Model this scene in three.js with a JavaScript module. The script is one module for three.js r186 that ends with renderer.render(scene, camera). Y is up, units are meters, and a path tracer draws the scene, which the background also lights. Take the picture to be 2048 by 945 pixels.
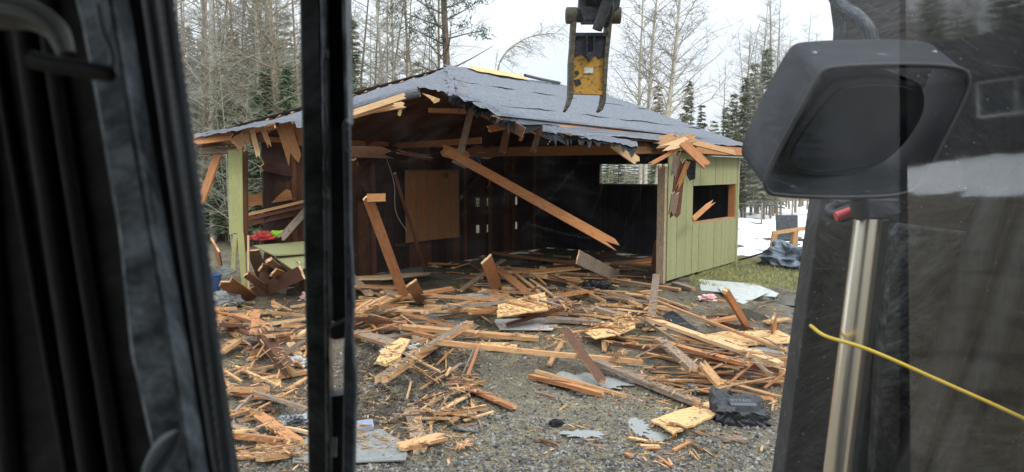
import * as THREE from 'three';
import { mergeGeometries } from 'three/addons/utils/BufferGeometryUtils.js';
import { createNoise2D, createNoise3D } from 'simplex-noise';

// ---------------------------------------------------------------- camera, sky, sun, exposure
const F = 1450, CX = 1024, CY = 472.5, HORIZON = 340, EYE = 2.16;
const scene = new THREE.Scene();
const camera = new THREE.PerspectiveCamera(2 * Math.atan(472.5 / F) * 180 / Math.PI, 1024 / 472, 0.05, 600);
camera.position.set(0, EYE, 0);
camera.rotation.x = -Math.atan((CY - HORIZON) / F);
camera.updateMatrixWorld(true);
camera.focus = 12;
camera.userData.fStop = 6.5;

const rng = (seed) => { let a = seed >>> 0; return () => { a = (a + 0x6d2b79f5) | 0; let t = Math.imul(a ^ (a >>> 15), 1 | a); t = (t + Math.imul(t ^ (t >>> 7), 61 | t)) ^ t; return ((t ^ (t >>> 14)) >>> 0) / 4294967296; }; };
const N2 = createNoise2D(rng(11)), N3 = createNoise3D(rng(12));
const lerp = THREE.MathUtils.lerp, clamp = THREE.MathUtils.clamp, smooth = THREE.MathUtils.smoothstep;

{ // bright overcast sky: thin, even cloud, three times as bright overhead as at the horizon, as overcast skies are
  const W = 1024, H = 512, data = new Float32Array(W * H * 4);
  for (let j = 0; j < H; j++) for (let i = 0; i < W; i++) {
    const el = ((j + 0.5) / H - 0.5) * Math.PI, az = (i / W) * Math.PI * 2;
    const y = Math.sin(el), x = Math.cos(el) * Math.cos(az), z = Math.cos(el) * Math.sin(az);
    const up = Math.max(0, y), k = 1 / (up + 0.25);
    const c = 0.5 + 0.28 * N3(x * k * 0.9, y * 1.5, z * k * 0.9) + 0.14 * N3(x * k * 2.3 + 5, y * 3, z * k * 2.3) + 0.07 * N3(x * k * 5, y * 6 + 3, z * k * 5);
    const b = lerp(0.8, 0.98, clamp(c, 0, 1)) * (1 + 2 * up) * 0.86, o = (j * W + i) * 4;
    const w = clamp(c, 0, 1);
    data[o] = b * lerp(0.88, 0.97, w); data[o + 1] = b * lerp(0.97, 1.01, w); data[o + 2] = b * lerp(1.1, 1.06, w); data[o + 3] = 1;
  }
  const t = new THREE.DataTexture(data, W, H, THREE.RGBAFormat, THREE.FloatType);
  t.mapping = THREE.EquirectangularReflectionMapping; t.magFilter = THREE.LinearFilter; t.needsUpdate = true;
  scene.background = t; scene.environment = t;
  scene.backgroundIntensity = 1; scene.environmentIntensity = 1;
}
const sun = new THREE.DirectionalLight(new THREE.Color(1, 0.95, 0.88), 1.3);
sun.position.set(22, 34, 16); sun.target.position.set(0, 0, -13);
sun.castShadow = true; sun.shadow.radius = 26; sun.shadow.mapSize.set(2048, 2048);
Object.assign(sun.shadow.camera, { left: -30, right: 30, top: 30, bottom: -30, near: 1, far: 120 });
scene.add(sun, sun.target);
const renderer = new THREE.WebGLRenderer({ antialias: true });
renderer.toneMapping = THREE.LinearToneMapping;
renderer.toneMappingExposure = 1.15;
renderer.shadowMap.enabled = true;

// ---------------------------------------------------------------- helpers
const V = (x, y, z) => new THREE.Vector3(x, y, z);
function ray(px, py) { const d = V((px - CX) / F, -(py - CY) / F, -1).applyQuaternion(camera.quaternion); return d.divideScalar(-d.z); }
const P = (px, py, depth) => ray(px, py).multiplyScalar(depth).add(camera.position);       // the place seen at a pixel, so many metres ahead
const G = (px, py, h = 0) => { const d = ray(px, py); return d.multiplyScalar((EYE - h) / -d.y).add(camera.position); };
function onPlane(px, py, n, p0) { const d = ray(px, py), k = p0.clone().sub(camera.position).dot(n) / d.dot(n); return d.multiplyScalar(k).add(camera.position); }
const used = new Map();
function numbered(name) { const n = used.get(name) ?? 0; used.set(name, n + 1); return n ? name + '_' + String(n).padStart(3, '0') : name; }
function shade(o) { o.traverse((m) => { if (m.isMesh) { m.castShadow = true; m.receiveShadow = true; } }); return o; }
function tag(o, label, category, group, kind) { if (label) o.userData.label = label; if (category) o.userData.category = category; if (group) o.userData.group = group; if (kind) o.userData.kind = kind; return o; }
function thing(name, label, category, group) { const g = new THREE.Group(); g.name = numbered(name); scene.add(g); return tag(g, label, category, group); }
function solo(name, geo, mat, label, category, group) { const m = new THREE.Mesh(geo, mat); m.name = numbered(name); scene.add(m); return tag(m, label, category, group); }
function part(name, geo, mat, parent) { const m = new THREE.Mesh(geo, mat); m.name = name; parent.add(m); return m; }
function sub(name, parent) { const g = new THREE.Group(); g.name = name; parent.add(g); return g; }
function struct(name, geo, mat) { const m = new THREE.Mesh(geo, mat); m.name = numbered(name); m.userData.kind = 'structure'; scene.add(m); return m; }

// ---------------------------------------------------------------- textures
function dataTex(w, h, fn, srgb = true, repeat = true) {
  const d = new Uint8Array(w * h * 4);
  for (let y = 0; y < h; y++) for (let x = 0; x < w; x++) { const c = fn(x, y), o = (y * w + x) * 4; d[o] = clamp(c[0], 0, 255); d[o + 1] = clamp(c[1], 0, 255); d[o + 2] = clamp(c[2], 0, 255); d[o + 3] = 255; }
  const t = new THREE.DataTexture(d, w, h); t.magFilter = THREE.LinearFilter; t.minFilter = THREE.LinearFilter;
  if (repeat) t.wrapS = t.wrapT = THREE.RepeatWrapping;
  if (srgb) t.colorSpace = THREE.SRGBColorSpace; t.needsUpdate = true; return t;
}
const tile = (x, y, w, h, fx, fy, s) => { // noise that wraps round w x h
  const a = x / w * Math.PI * 2, b = y / h * Math.PI * 2;
  return N3(Math.cos(a) * fx + s * 7.1 + Math.cos(b) * fy, Math.sin(a) * fx + Math.sin(b) * fy * 1.3, Math.sin(b) * fy + s * 3.3 - Math.cos(b) * 0.7 * fy);
};
function grain(seed, dirt, knots) { // wood, fibres along u
  const r = rng(seed), W = 512, H = 256, kn = [];
  for (let i = 0; i < knots; i++) kn.push([r() * W, r() * H, 4 + r() * 7]);
  return (x, y) => {
    let g = 0.5 + 0.22 * tile(x, y, W, H, 0.35, 5.5, seed) + 0.16 * tile(x, y, W, H, 0.9, 14, seed + 2) + 0.10 * tile(x, y, W, H, 2.2, 30, seed + 4) + dirt * tile(x, y, W, H, 1.8, 1.8, seed + 6);
    for (const [kx, ky, kr] of kn) { const d = Math.hypot((x - kx) * 0.6, y - ky) / kr; if (d < 1.6) g -= 0.45 * Math.exp(-d * d * 1.2) * (0.8 + 0.2 * Math.sin(d * 9)); }
    return clamp(g, 0, 1);
  };
}
function woodTex(seed, lo, hi, dirt = 0.1, knots = 7) { const g = grain(seed, dirt, knots); return dataTex(512, 256, (x, y) => { const k = g(x, y); return [lerp(lo[0], hi[0], k), lerp(lo[1], hi[1], k), lerp(lo[2], hi[2], k)]; }); }
const woodBump = (() => { const g = grain(3, 0.05, 5); return dataTex(512, 256, (x, y) => { const k = g(x, y) * 255; return [k, k, k]; }, false); })();
const TX = {
  pine: woodTex(21, [166, 118, 74], [234, 192, 142], 0.14),
  orange: woodTex(22, [150, 96, 56], [218, 158, 104], 0.14),
  pale: woodTex(23, [186, 146, 104], [236, 206, 164], 0.14, 3),
  grey: woodTex(24, [98, 84, 72], [178, 160, 142], 0.20),
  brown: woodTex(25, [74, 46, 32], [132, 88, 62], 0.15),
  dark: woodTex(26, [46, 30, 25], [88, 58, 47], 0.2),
  paint: woodTex(27, [136, 136, 96], [174, 172, 126], 0.2, 3),
  lime: woodTex(28, [146, 148, 96], [186, 186, 130], 0.16, 2),
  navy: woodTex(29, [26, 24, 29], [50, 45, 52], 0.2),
};
function osbTex(seed, base) { // pressed strands
  const c = document.createElement('canvas'); c.width = c.height = 512; const g = c.getContext('2d'), r = rng(seed);
  g.fillStyle = `rgb(${base})`; g.fillRect(0, 0, 512, 512);
  for (let i = 0; i < 2600; i++) { const x = r() * 512, y = r() * 512, a = (r() - 0.5) * 2.4, l = 18 + r() * 46, w = 3 + r() * 8, k = (r() - 0.5) * 60; g.save(); g.translate(x, y); g.rotate(a); g.fillStyle = `rgba(${base[0] + k | 0},${base[1] + k * 0.9 | 0},${base[2] + k * 0.7 | 0},0.75)`; g.fillRect(-l / 2, -w / 2, l, w); g.fillStyle = 'rgba(90,55,20,0.25)'; g.fillRect(-l / 2, w / 2 - 1, l, 1); g.restore(); }
  const t = new THREE.CanvasTexture(c); t.colorSpace = THREE.SRGBColorSpace; t.wrapS = t.wrapT = THREE.RepeatWrapping; return t;
}
const osbMap = osbTex(31, [218, 178, 124]);
function speck(seed, w, fn, srgb = true) { const r = rng(seed), n = new Float32Array(w * w).map(() => r()); return dataTex(w, w, (x, y) => fn(n[y * w + x], (f, s) => tile(x, y, w, w, f, f, s), n[((y >> 1) * w + (x >> 1)) % (w * w)], n[((y >> 2) * w + (x >> 2)) % (w * w)]), srgb); }
const gravelMap = speck(41, 1024, (a, n, b, c) => { const v = 104 + 52 * (b - 0.5) + 66 * (c - 0.5) + 26 * (a - 0.5) + 18 * n(3, 1) + 14 * n(9, 2), w = 8 * n(5, 3); return [v + 6 + w, v - 1 + w * 0.5, v - 17 - w]; });
const gravelBump = speck(41, 1024, (a, n, b, c) => { const v = 128 + 40 * (b - 0.5) + 120 * (c - 0.5) + 30 * n(9, 2); return [v, v, v]; }, false);
const feltMap = speck(51, 1024, (a, n, b) => { const v = 128 + 26 * (a - 0.5) + 14 * (b - 0.5) + 10 * n(2, 1) + 8 * n(6, 2) + 12 * Math.max(0, n(14, 5) - 0.3); return [v - 3, v, v + 6]; });
const wrinkle = speck(52, 512, (a, n) => { const v = 128 + 60 * n(2, 1) + 40 * n(5, 2) + 22 * n(12, 3); return [v, v, v]; }, false);
const grime = speck(61, 512, (a, n, b, c) => { const v = 150 + 50 * n(2, 1) + 34 * n(6, 2) + 24 * n(16, 3) + 22 * (b - 0.5); return [v, v, v]; });
const sheetMap = speck(62, 512, (a, n, b) => { const v = 190 + 12 * n(2, 1) + 12 * n(7, 2) + 14 * (b - 0.5) - 60 * Math.max(0, n(5, 9) - 0.55); return [v, v, v - 4]; });
const birchMap = dataTex(128, 512, (x, y) => { const lent = tile(x, y, 128, 512, 0.7, 16, 4), blot = tile(x, y, 128, 512, 0.9, 2.6, 8); let v = 196 + 20 * tile(x, y, 128, 512, 2, 6, 2); if (lent > 0.45) v -= 110 * (lent - 0.3); if (blot > 0.5) v -= 190 * (blot - 0.45); return [v, v * 0.96, v * 0.87]; });
const barkMap = dataTex(128, 256, (x, y) => { const v = 120 + 60 * tile(x, y, 128, 256, 5, 2, 3) + 30 * tile(x, y, 128, 256, 9, 6, 5); return [v, v * 0.92, v * 0.82]; });
const fleckMap = (() => { const r = rng(66), W = 512, d = new Float32Array(W * W); for (let i = 0; i < 420; i++) { const x = r() * W | 0, y = r() * W | 0, q = 0.6 + 1.6 * r() ** 3; for (let a = -3; a <= 3; a++) for (let b = -3; b <= 3; b++) if (a * a + b * b < q * q) d[((y + b + W) % W) * W + (x + a + W) % W] = 60 + 90 * r(); } for (let i = 0; i < 60; i++) { let x = r() * W, y = r() * W; const a = r() * 6.3, l = 10 + 40 * r(), k = 30 + 50 * r(); for (let j = 0; j < l; j++) { x += Math.cos(a); y += Math.sin(a); d[((y | 0) + W) % W * W + ((x | 0) + W) % W] = k; } } return dataTex(W, W, (x, y) => { const v = 92 + 14 * tile(x, y, W, W, 2, 2, 1) + 10 * tile(x, y, W, W, 7, 7, 2) + d[y * W + x]; return [v, v, v]; }); })();
const rustMap = speck(63, 512, (a, n, b) => { const k = 0.8 * smooth(n(2, 1) * 0.8 + n(5, 2) * 0.4, 0.1, 0.9) + 0.2 * smooth(n(12, 4), 0.2, 0.6); return [lerp(172, 78, k) + 18 * (b - 0.5), lerp(128, 62, k) + 14 * (b - 0.5), lerp(38, 44, k)]; });
const lin = (r, g, b) => new THREE.Color().setRGB(r, g, b);
const mat = (o) => new THREE.MeshStandardMaterial({ roughness: 0.85, metalness: 0, ...o });
const wood = (t, tint = [1, 1, 1]) => mat({ map: t, bumpMap: woodBump, bumpScale: 0.0015, color: lin(...tint), roughness: 0.82 });
const M = {
  pine: [wood(TX.pine), wood(TX.pine, [0.8, 0.78, 0.78]), wood(TX.pine, [0.95, 0.92, 0.9]), wood(TX.pine, [0.68, 0.66, 0.68])],
  orange: [wood(TX.orange), wood(TX.orange, [0.82, 0.8, 0.8]), wood(TX.orange, [1.0, 0.97, 0.94]), wood(TX.orange, [0.7, 0.7, 0.74])],
  pale: [wood(TX.pale), wood(TX.pale, [0.93, 0.9, 0.84])],
  grey: [wood(TX.grey), wood(TX.grey, [0.8, 0.76, 0.72]), wood(TX.grey, [1, 0.93, 0.86])],
  brown: [wood(TX.brown), wood(TX.brown, [0.82, 0.8, 0.8])],
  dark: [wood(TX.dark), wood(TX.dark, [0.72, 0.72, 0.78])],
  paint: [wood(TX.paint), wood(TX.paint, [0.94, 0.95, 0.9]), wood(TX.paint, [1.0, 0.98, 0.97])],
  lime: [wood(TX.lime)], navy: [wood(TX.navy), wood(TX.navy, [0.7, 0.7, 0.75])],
  osb: mat({ map: osbMap, roughness: 0.9 }),
  felt: mat({ map: feltMap, bumpMap: wrinkle, bumpScale: 0.02, color: lin(0.78, 0.79, 0.82), roughness: 0.95 }),
  feltDark: mat({ map: grime, color: lin(0.05, 0.055, 0.065), roughness: 0.9, bumpMap: wrinkle, bumpScale: 0.01 }),
  sheet: mat({ map: sheetMap, color: lin(0.92, 0.95, 0.93), roughness: 0.75 }),
  greySheet: mat({ map: sheetMap, color: lin(0.42, 0.43, 0.43), roughness: 0.7 }),
  blueSheet: mat({ map: sheetMap, color: lin(0.5, 0.6, 0.85), roughness: 0.6 }),
  metalSheet: mat({ map: grime, color: lin(0.75, 0.78, 0.8), roughness: 0.4, metalness: 0.7 }),
  blackPlastic: mat({ map: grime, color: lin(0.045, 0.05, 0.06), roughness: 0.42 }),
  gloss: mat({ color: lin(0.02, 0.021, 0.024), roughness: 0.35 }),
  cabBlack: mat({ map: grime, color: lin(0.03, 0.03, 0.032), roughness: 0.6 }),
  cabBrown: mat({ map: grime, color: lin(0.045, 0.04, 0.038), roughness: 0.8 }),
  cabGrey: mat({ map: grime, color: lin(0.42, 0.5, 0.56), roughness: 0.5, metalness: 0.2 }),
  rubber: mat({ map: grime, color: lin(0.17, 0.2, 0.225), roughness: 0.55 }),
  steel: mat({ map: grime, color: lin(0.55, 0.58, 0.6), roughness: 0.35, metalness: 0.8 }),
  chrome: mat({ color: lin(0.86, 0.78, 0.66), roughness: 0.24, metalness: 0.95 }),
  olive: mat({ map: grime, color: lin(0.2, 0.17, 0.1), roughness: 0.7 }),
  boom: mat({ map: fleckMap, color: lin(0.26, 0.25, 0.235), roughness: 0.7, bumpMap: wrinkle, bumpScale: 0.004 }),
  hood: new THREE.MeshPhysicalMaterial({ map: fleckMap, color: lin(0.13, 0.147, 0.185), roughness: 0.6, specularIntensity: 0.3 }),
  yellow: mat({ map: rustMap, roughness: 0.6 }),
  yellowHose: mat({ color: lin(0.62, 0.42, 0.04), roughness: 0.45 }),
  darkSteel: mat({ map: grime, color: lin(0.06, 0.06, 0.075), roughness: 0.6, metalness: 0.3 }),
  water: new THREE.MeshPhysicalMaterial({ color: lin(0.05, 0.045, 0.036), roughness: 0.06, ior: 1.33 }),
  ice: mat({ map: sheetMap, color: lin(0.58, 0.6, 0.6), roughness: 0.4 }),
  snow: mat({ color: lin(0.86, 0.88, 0.9), roughness: 0.9 }),
  red: mat({ color: lin(0.5, 0.05, 0.05), roughness: 0.6 }),
  limePlastic: mat({ color: lin(0.35, 0.6, 0.06), roughness: 0.6 }),
  blue: mat({ color: lin(0.05, 0.14, 0.35), roughness: 0.6 }),
  white: mat({ map: sheetMap, color: lin(1, 1, 1), roughness: 0.6 }),
  birch: mat({ map: birchMap, roughness: 0.9 }),
  bark: mat({ map: barkMap, color: lin(0.72, 0.66, 0.6), roughness: 0.95 }),
  aspen: mat({ map: barkMap, color: lin(1.3, 1.22, 1.04), roughness: 0.95 }),
  twig: mat({ color: lin(0.25, 0.205, 0.165), roughness: 0.95 }),
  twigPale: mat({ color: lin(0.33, 0.315, 0.245), roughness: 0.95 }),
  spruce: mat({ color: lin(0.115, 0.155, 0.08), roughness: 0.95 }),
  spruceDry: mat({ color: lin(0.19, 0.2, 0.135), roughness: 0.95 }),
  pineNeedle: mat({ color: lin(0.075, 0.11, 0.06), roughness: 0.95 }),
};
const pick = (a, r) => a[Math.floor(r() * a.length) % a.length];

// ---------------------------------------------------------------- geometry makers
function soup(pos, uv) { const g = new THREE.BufferGeometry(); g.setAttribute('position', new THREE.Float32BufferAttribute(pos, 3)); if (uv) g.setAttribute('uv', new THREE.Float32BufferAttribute(uv, 2)); g.computeVertexNormals(); return g; }
// A sawn board along x with broken ends: group 0 its outer face, 1 its other sides, 2 its split ends.
function boardGeo(L, w, t, ja = 0.05, jb = 0.05, r = Math.random, bend = 0, K = 3) {
  const pos = [], uv = [], ou = r() * 3, ov = r() * 3, xa = [], xb = [], zs = [];
  for (let k = 0; k <= K; k++) { zs.push(-w / 2 + w * k / K); xa.push(-L / 2 + ja * (0.3 + 0.7 * r()) * (k % 2 ? 1 : 0.25)); xb.push(L / 2 - jb * (0.3 + 0.7 * r()) * (k % 2 ? 0.25 : 1)); }
  const pt = (s, k, top) => [s === 0 ? xa[k] : s === 1 ? 0 : xb[k], (top ? t / 2 : -t / 2) + (s === 1 ? bend : 0), zs[k]];
  const tri = (a, b, c, side) => { for (const p of [a, b, c]) { pos.push(...p); uv.push(p[0] + ou, (side ? p[1] + 0.3 : p[2]) * 2.2 + ov); } };
  const quad = (a, b, c, d, side) => { tri(a, b, c, side); tri(a, c, d, side); };
  for (let k = 0; k < K; k++) for (let s = 0; s < 2; s++) {
    quad(pt(s, k, 1), pt(s, k + 1, 1), pt(s + 1, k + 1, 1), pt(s + 1, k, 1));
  }
  const n0 = pos.length / 3;
  for (let k = 0; k < K; k++) for (let s = 0; s < 2; s++) quad(pt(s, k, 0), pt(s + 1, k, 0), pt(s + 1, k + 1, 0), pt(s, k + 1, 0));
  for (let s = 0; s < 2; s++) { quad(pt(s, 0, 0), pt(s, 0, 1), pt(s + 1, 0, 1), pt(s + 1, 0, 0), 1); quad(pt(s, K, 1), pt(s, K, 0), pt(s + 1, K, 0), pt(s + 1, K, 1), 1); }
  const n1 = pos.length / 3;
  for (let k = 0; k < K; k++) { quad(pt(0, k, 1), pt(0, k, 0), pt(0, k + 1, 0), pt(0, k + 1, 1), 1); quad(pt(2, k, 0), pt(2, k, 1), pt(2, k + 1, 1), pt(2, k + 1, 0), 1); }
  const g = soup(pos, uv); g.addGroup(0, n0, 0); g.addGroup(n0, n1 - n0, 1); g.addGroup(n1, pos.length / 3 - n1, 2); return g;
}
function boxGeo(w, h, d) { const g = new THREE.BoxGeometry(w, h, d), p = g.attributes.position, n = g.attributes.normal, u = g.attributes.uv; for (let i = 0; i < p.count; i++) { const a = Math.abs(n.getX(i)) > 0.5 ? [p.getY(i), p.getZ(i)] : Math.abs(n.getY(i)) > 0.5 ? [p.getX(i), p.getZ(i)] : [p.getX(i), p.getY(i)]; u.setXY(i, a[0], a[1]); } return g; }
// a prism whose front face is a flat outline at its own distance, going back by 'thick'
function slab(px, depth, thick, bevel = 0) {
  const pts = px.map(([a, b]) => P(a, b, depth)), z = pts[0].z, s = new THREE.Shape(pts.map((p) => new THREE.Vector2(p.x, p.y)));
  const g = new THREE.ExtrudeGeometry(s, bevel ? { depth: thick - 2 * bevel, bevelEnabled: true, bevelSize: bevel, bevelThickness: bevel, bevelOffset: -bevel, bevelSegments: 2 } : { depth: thick, bevelEnabled: false });
  g.translate(0, 0, z - thick + (bevel || 0)); return g;
}
function tubeGeo(pts, radius, seg = 40, sides = 10, closed = false) { return new THREE.TubeGeometry(new THREE.CatmullRomCurve3(pts, closed), seg, radius, sides, closed); }
// straight tapered rod between two points
function rod(a, b, ra, rb = ra, sides = 12) { const g = new THREE.CylinderGeometry(rb, ra, a.distanceTo(b), sides, 1), m = new THREE.Matrix4(); g.translate(0, a.distanceTo(b) / 2, 0); m.makeRotationFromQuaternion(new THREE.Quaternion().setFromUnitVectors(V(0, 1, 0), b.clone().sub(a).normalize())); m.setPosition(a); return g.applyMatrix4(m); }
// place a board mesh so that it runs from a to b, its broad face turned towards 'up'
function along(m, a, b, up = V(0, 1, 0)) {
  const x = b.clone().sub(a).normalize(), z = x.clone().cross(up).normalize(), y = z.clone().cross(x);
  m.quaternion.setFromRotationMatrix(new THREE.Matrix4().makeBasis(x, y, z)); m.position.copy(a).add(b).multiplyScalar(0.5); return m;
}

// ---------------------------------------------------------------- the ground
const inBox = (x, a, b, s) => smooth(x, a - s, a + s) * (1 - smooth(x, b - s, b + s));
const PUDDLES = [[1165, 765, 0.4, 0.24], [1215, 772, 0.22, 0.16], [1275, 850, 0.1, 0.22], [1170, 872, 0.2, 0.11], [1500, 628, 0.75, 0.4], [1566, 602, 0.6, 0.5], [1450, 622, 0.35, 0.22], [1312, 872, 0.1, 0.12], [905, 655, 0.55, 0.3]].map(([x, y, rx, rz]) => [G(x, y), rx, rz]);
function groundHeight(x, z) { let h = dryGround(x, z); for (const [p, rx, rz] of PUDDLES) h -= 0.05 * Math.exp(-(((x - p.x) / rx) ** 2 + ((z - p.z) / rz) ** 2)); return h; }
function dryGround(x, z) {
  const near = Math.exp(-(((x + 0.5) / 14) ** 2 + ((z + 11) / 14) ** 2));
  let h = 0.035 * N2(x * 0.5, z * 0.5) + 0.03 * N2(x * 1.6 + 9, z * 1.6) * (0.3 + near) + 0.014 * N2(x * 5, z * 5 + 4) * near + 0.006 * N2(x * 13, z * 13) * near;
  const m = G(835, 745); h += 0.22 * Math.exp(-(((x - m.x) / 0.75) ** 2 + ((z - m.z) / 0.8) ** 2)) * (1 + 0.35 * N2(x * 3, z * 3));
  const m2 = G(1180, 650); h += 0.10 * Math.exp(-(((x - m2.x) / 0.9) ** 2 + ((z - m2.z) / 0.6) ** 2));
  return h + 0.25 * smooth(Math.hypot(x, z + 10), 22, 60) * N2(x * 0.05, z * 0.05);
}
{
  const axis = (lo, hi, f0, f1, step, far) => { const a = []; for (let v = f0; v <= f1 + 1e-6; v += step) a.push(v); let d = step * 1.5, v = f1; while (v < hi) { v += d; d *= 1.18; a.push(Math.min(v, hi)); } d = step * 1.5; v = f0; const b = []; while (v > lo) { v -= d; d *= 1.18; b.unshift(Math.max(v, lo)); } return [...b, ...a]; };
  const xs = axis(-260, 260, -7, 9, 0.075), zs = axis(-420, 30, -17, -4.6, 0.075), pos = [], col = [], uv = [], uv1 = [], idx = [];
  for (const z of zs) for (const x of xs) {
    pos.push(x, groundHeight(x, z), z); uv.push(x / 1.6 + 0.15 * N2(x * 0.3, z * 0.3), z / 1.6 + 0.15 * N2(x * 0.3 + 40, z * 0.3)); uv1.push((x + 10) / 20, (-z) / 20);
    // soil, dark mud, pale grit, turf: where the photograph shows them
    let c = [0.92, 0.88, 0.8]; const mixc = (b, k) => { c = c.map((v, i) => lerp(v, b[i], clamp(k, 0, 1))); };
    const n = N2(x * 0.9, z * 0.9) + 0.5 * N2(x * 2.4 + 3, z * 2.4) + 0.25 * N2(x * 7, z * 7);
    mixc([0.42, 0.36, 0.3], smooth(n, 0.0, 0.9) * 0.85);
    const mm = G(800, 740); mixc([0.3, 0.26, 0.21], 1.2 * Math.exp(-(((x - mm.x) / 0.8) ** 2 + ((z - mm.z) / 0.9) ** 2)) * (0.8 + 0.3 * n));
    const grit = G(1180, 830); mixc([1.35, 1.33, 1.25], 0.8 * Math.exp(-(((x - grit.x) / 1.3) ** 2 + ((z - grit.z) / 1.3) ** 2)) * (0.7 + 0.5 * n));
    const turf = inBox(x, 4.2, 9, 0.5) * inBox(z, -17, -13.4, 0.4); mixc([0.75, 0.8, 0.35], turf * smooth(n, -0.9, 0.5));
    mixc([0.5, 0.52, 0.3], smooth(Math.hypot(x, z + 10), 12, 22) * 0.8);
    col.push(...c);
  }
  const nx = xs.length; for (let j = 0; j < zs.length - 1; j++) for (let i = 0; i < nx - 1; i++) { const a = j * nx + i; idx.push(a, a + nx, a + 1, a + 1, a + nx, a + nx + 1); }
  const g = new THREE.BufferGeometry(); g.setAttribute('position', new THREE.Float32BufferAttribute(pos, 3)); g.setAttribute('color', new THREE.Float32BufferAttribute(col, 3)); g.setAttribute('uv', new THREE.Float32BufferAttribute(uv, 2)); g.setAttribute('uv1', new THREE.Float32BufferAttribute(uv1, 2)); g.setIndex(idx); g.computeVertexNormals();
  const wet = speck(71, 512, (a, n, b) => { const v = 205 + 60 * n(4, 1) + 60 * n(11, 2) + 20 * (b - 0.5); return [v, clamp(v, 70, 250), v]; }, false); wet.channel = 1;
  struct('ground', g, mat({ map: gravelMap, bumpMap: gravelBump, bumpScale: 0.018, vertexColors: true, roughness: 1, roughnessMap: wet }));
}
// meltwater standing in the hollows, and thin rotten ice still lying in the nearer ones
for (const [p, rx, rz] of PUDDLES) { const g = new THREE.CircleGeometry(1, 90).rotateX(-Math.PI / 2), q = g.attributes.position; for (let i = 1; i < q.count; i++) { const a = Math.atan2(q.getZ(i), q.getX(i)), k = 0.78 + 0.3 * N2(Math.cos(a) * 1.1 + p.x * 3, Math.sin(a) * 1.1) + 0.16 * N2(Math.cos(a) * 3 + p.z, Math.sin(a) * 3) + 0.08 * N2(Math.cos(a) * 9, Math.sin(a) * 9 + p.x); q.setXYZ(i, q.getX(i) * k, 0, q.getZ(i) * k); } g.scale(rx * 1.3, 1, rz * 1.3); const wet = p.x > 1.8 && p.z < -9, m = struct(wet ? 'puddle' : 'ice_patch', g, wet ? M.water : M.ice); m.position.set(p.x, dryGround(p.x, p.z) - 0.016, p.z); }
// old snow lying in the yard: a lumpy sheet that dips under the soil at its ragged rim
function snowSheet(x0, x1, z0, z1, holes, seed) {
  const g = new THREE.PlaneGeometry(x1 - x0, z1 - z0, Math.round((x1 - x0) * 5), Math.round((z1 - z0) * 5)).rotateX(-Math.PI / 2).translate((x0 + x1) / 2, 0, (z0 + z1) / 2), p = g.attributes.position;
  for (let i = 0; i < p.count; i++) {
    const x = p.getX(i), z = p.getZ(i), e = Math.min(x - x0, x1 - x, z - z0, z1 - z);
    const n = N2(x * 0.45 + seed, z * 0.45) + 0.5 * N2(x * 1.2 + seed, z * 1.2) + 0.28 * N2(x * 3.1, z * 3.1 + seed);
    p.setY(i, groundHeight(x, z) + clamp(0.13 * smooth(e, 0.1, 1.6) + 0.1 * (n - holes) * smooth(e, 0, 1), -0.2, 0.26) + 0.012 * N2(x * 5, z * 5) - 0.1 * (1 - smooth(e, 0, 0.8)));
  }
  g.computeVertexNormals(); const m = struct('snow_patch', g, M.snow); return m;
}
snowSheet(4.6, 30, -50, -17.3, 0.75, 3);
snowSheet(-40, -13, -27, -8, 0.15, 9);

// ---------------------------------------------------------------- trees: prototypes, then every tree its own copy
class Wood { // collects tapered branches
  constructor() { this.p = []; this.n = []; this.u = []; this.i = []; }
  limb(pts, radii, sides = 5) {
    const base = this.p.length / 3; let len = 0;
    for (let k = 0; k < pts.length; k++) {
      const d = (k < pts.length - 1 ? pts[k + 1].clone().sub(pts[k]) : pts[k].clone().sub(pts[k - 1])).normalize(), a = (Math.abs(d.y) < 0.9 ? V(0, 1, 0) : V(1, 0, 0)).cross(d).normalize(), b = d.clone().cross(a);
      if (k) len += pts[k].distanceTo(pts[k - 1]);
      for (let s = 0; s <= sides; s++) { const t = s / sides * Math.PI * 2, q = a.clone().multiplyScalar(Math.cos(t)).addScaledVector(b, Math.sin(t)); this.n.push(q.x, q.y, q.z); q.multiplyScalar(radii[k]).add(pts[k]); this.p.push(q.x, q.y, q.z); this.u.push(s / sides, len * 0.45); }
      if (k) for (let s = 0; s < sides; s++) { const c = base + (k - 1) * (sides + 1) + s, e = c + sides + 1; this.i.push(c, c + 1, e, c + 1, e + 1, e); }
    }
  }
  geo() { const g = new THREE.BufferGeometry(); g.setAttribute('position', new THREE.Float32BufferAttribute(this.p, 3)); g.setAttribute('normal', new THREE.Float32BufferAttribute(this.n, 3)); g.setAttribute('uv', new THREE.Float32BufferAttribute(this.u, 2)); g.setIndex(this.i); return g; }
}
function path(a, dir, len, steps, wob, droop, r) { const pts = [a.clone()], d = dir.clone().normalize(); let p = a.clone(); for (let k = 0; k < steps; k++) { d.x += (r() - 0.5) * wob; d.z += (r() - 0.5) * wob; d.y += (r() - 0.5) * wob * 0.6 - droop; d.normalize(); p = p.clone().addScaledVector(d, len / steps); pts.push(p); } return pts; }
const taper = (n, a, b, e = 1) => Array.from({ length: n }, (_, k) => lerp(a, b, (k / (n - 1)) ** e));
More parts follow.
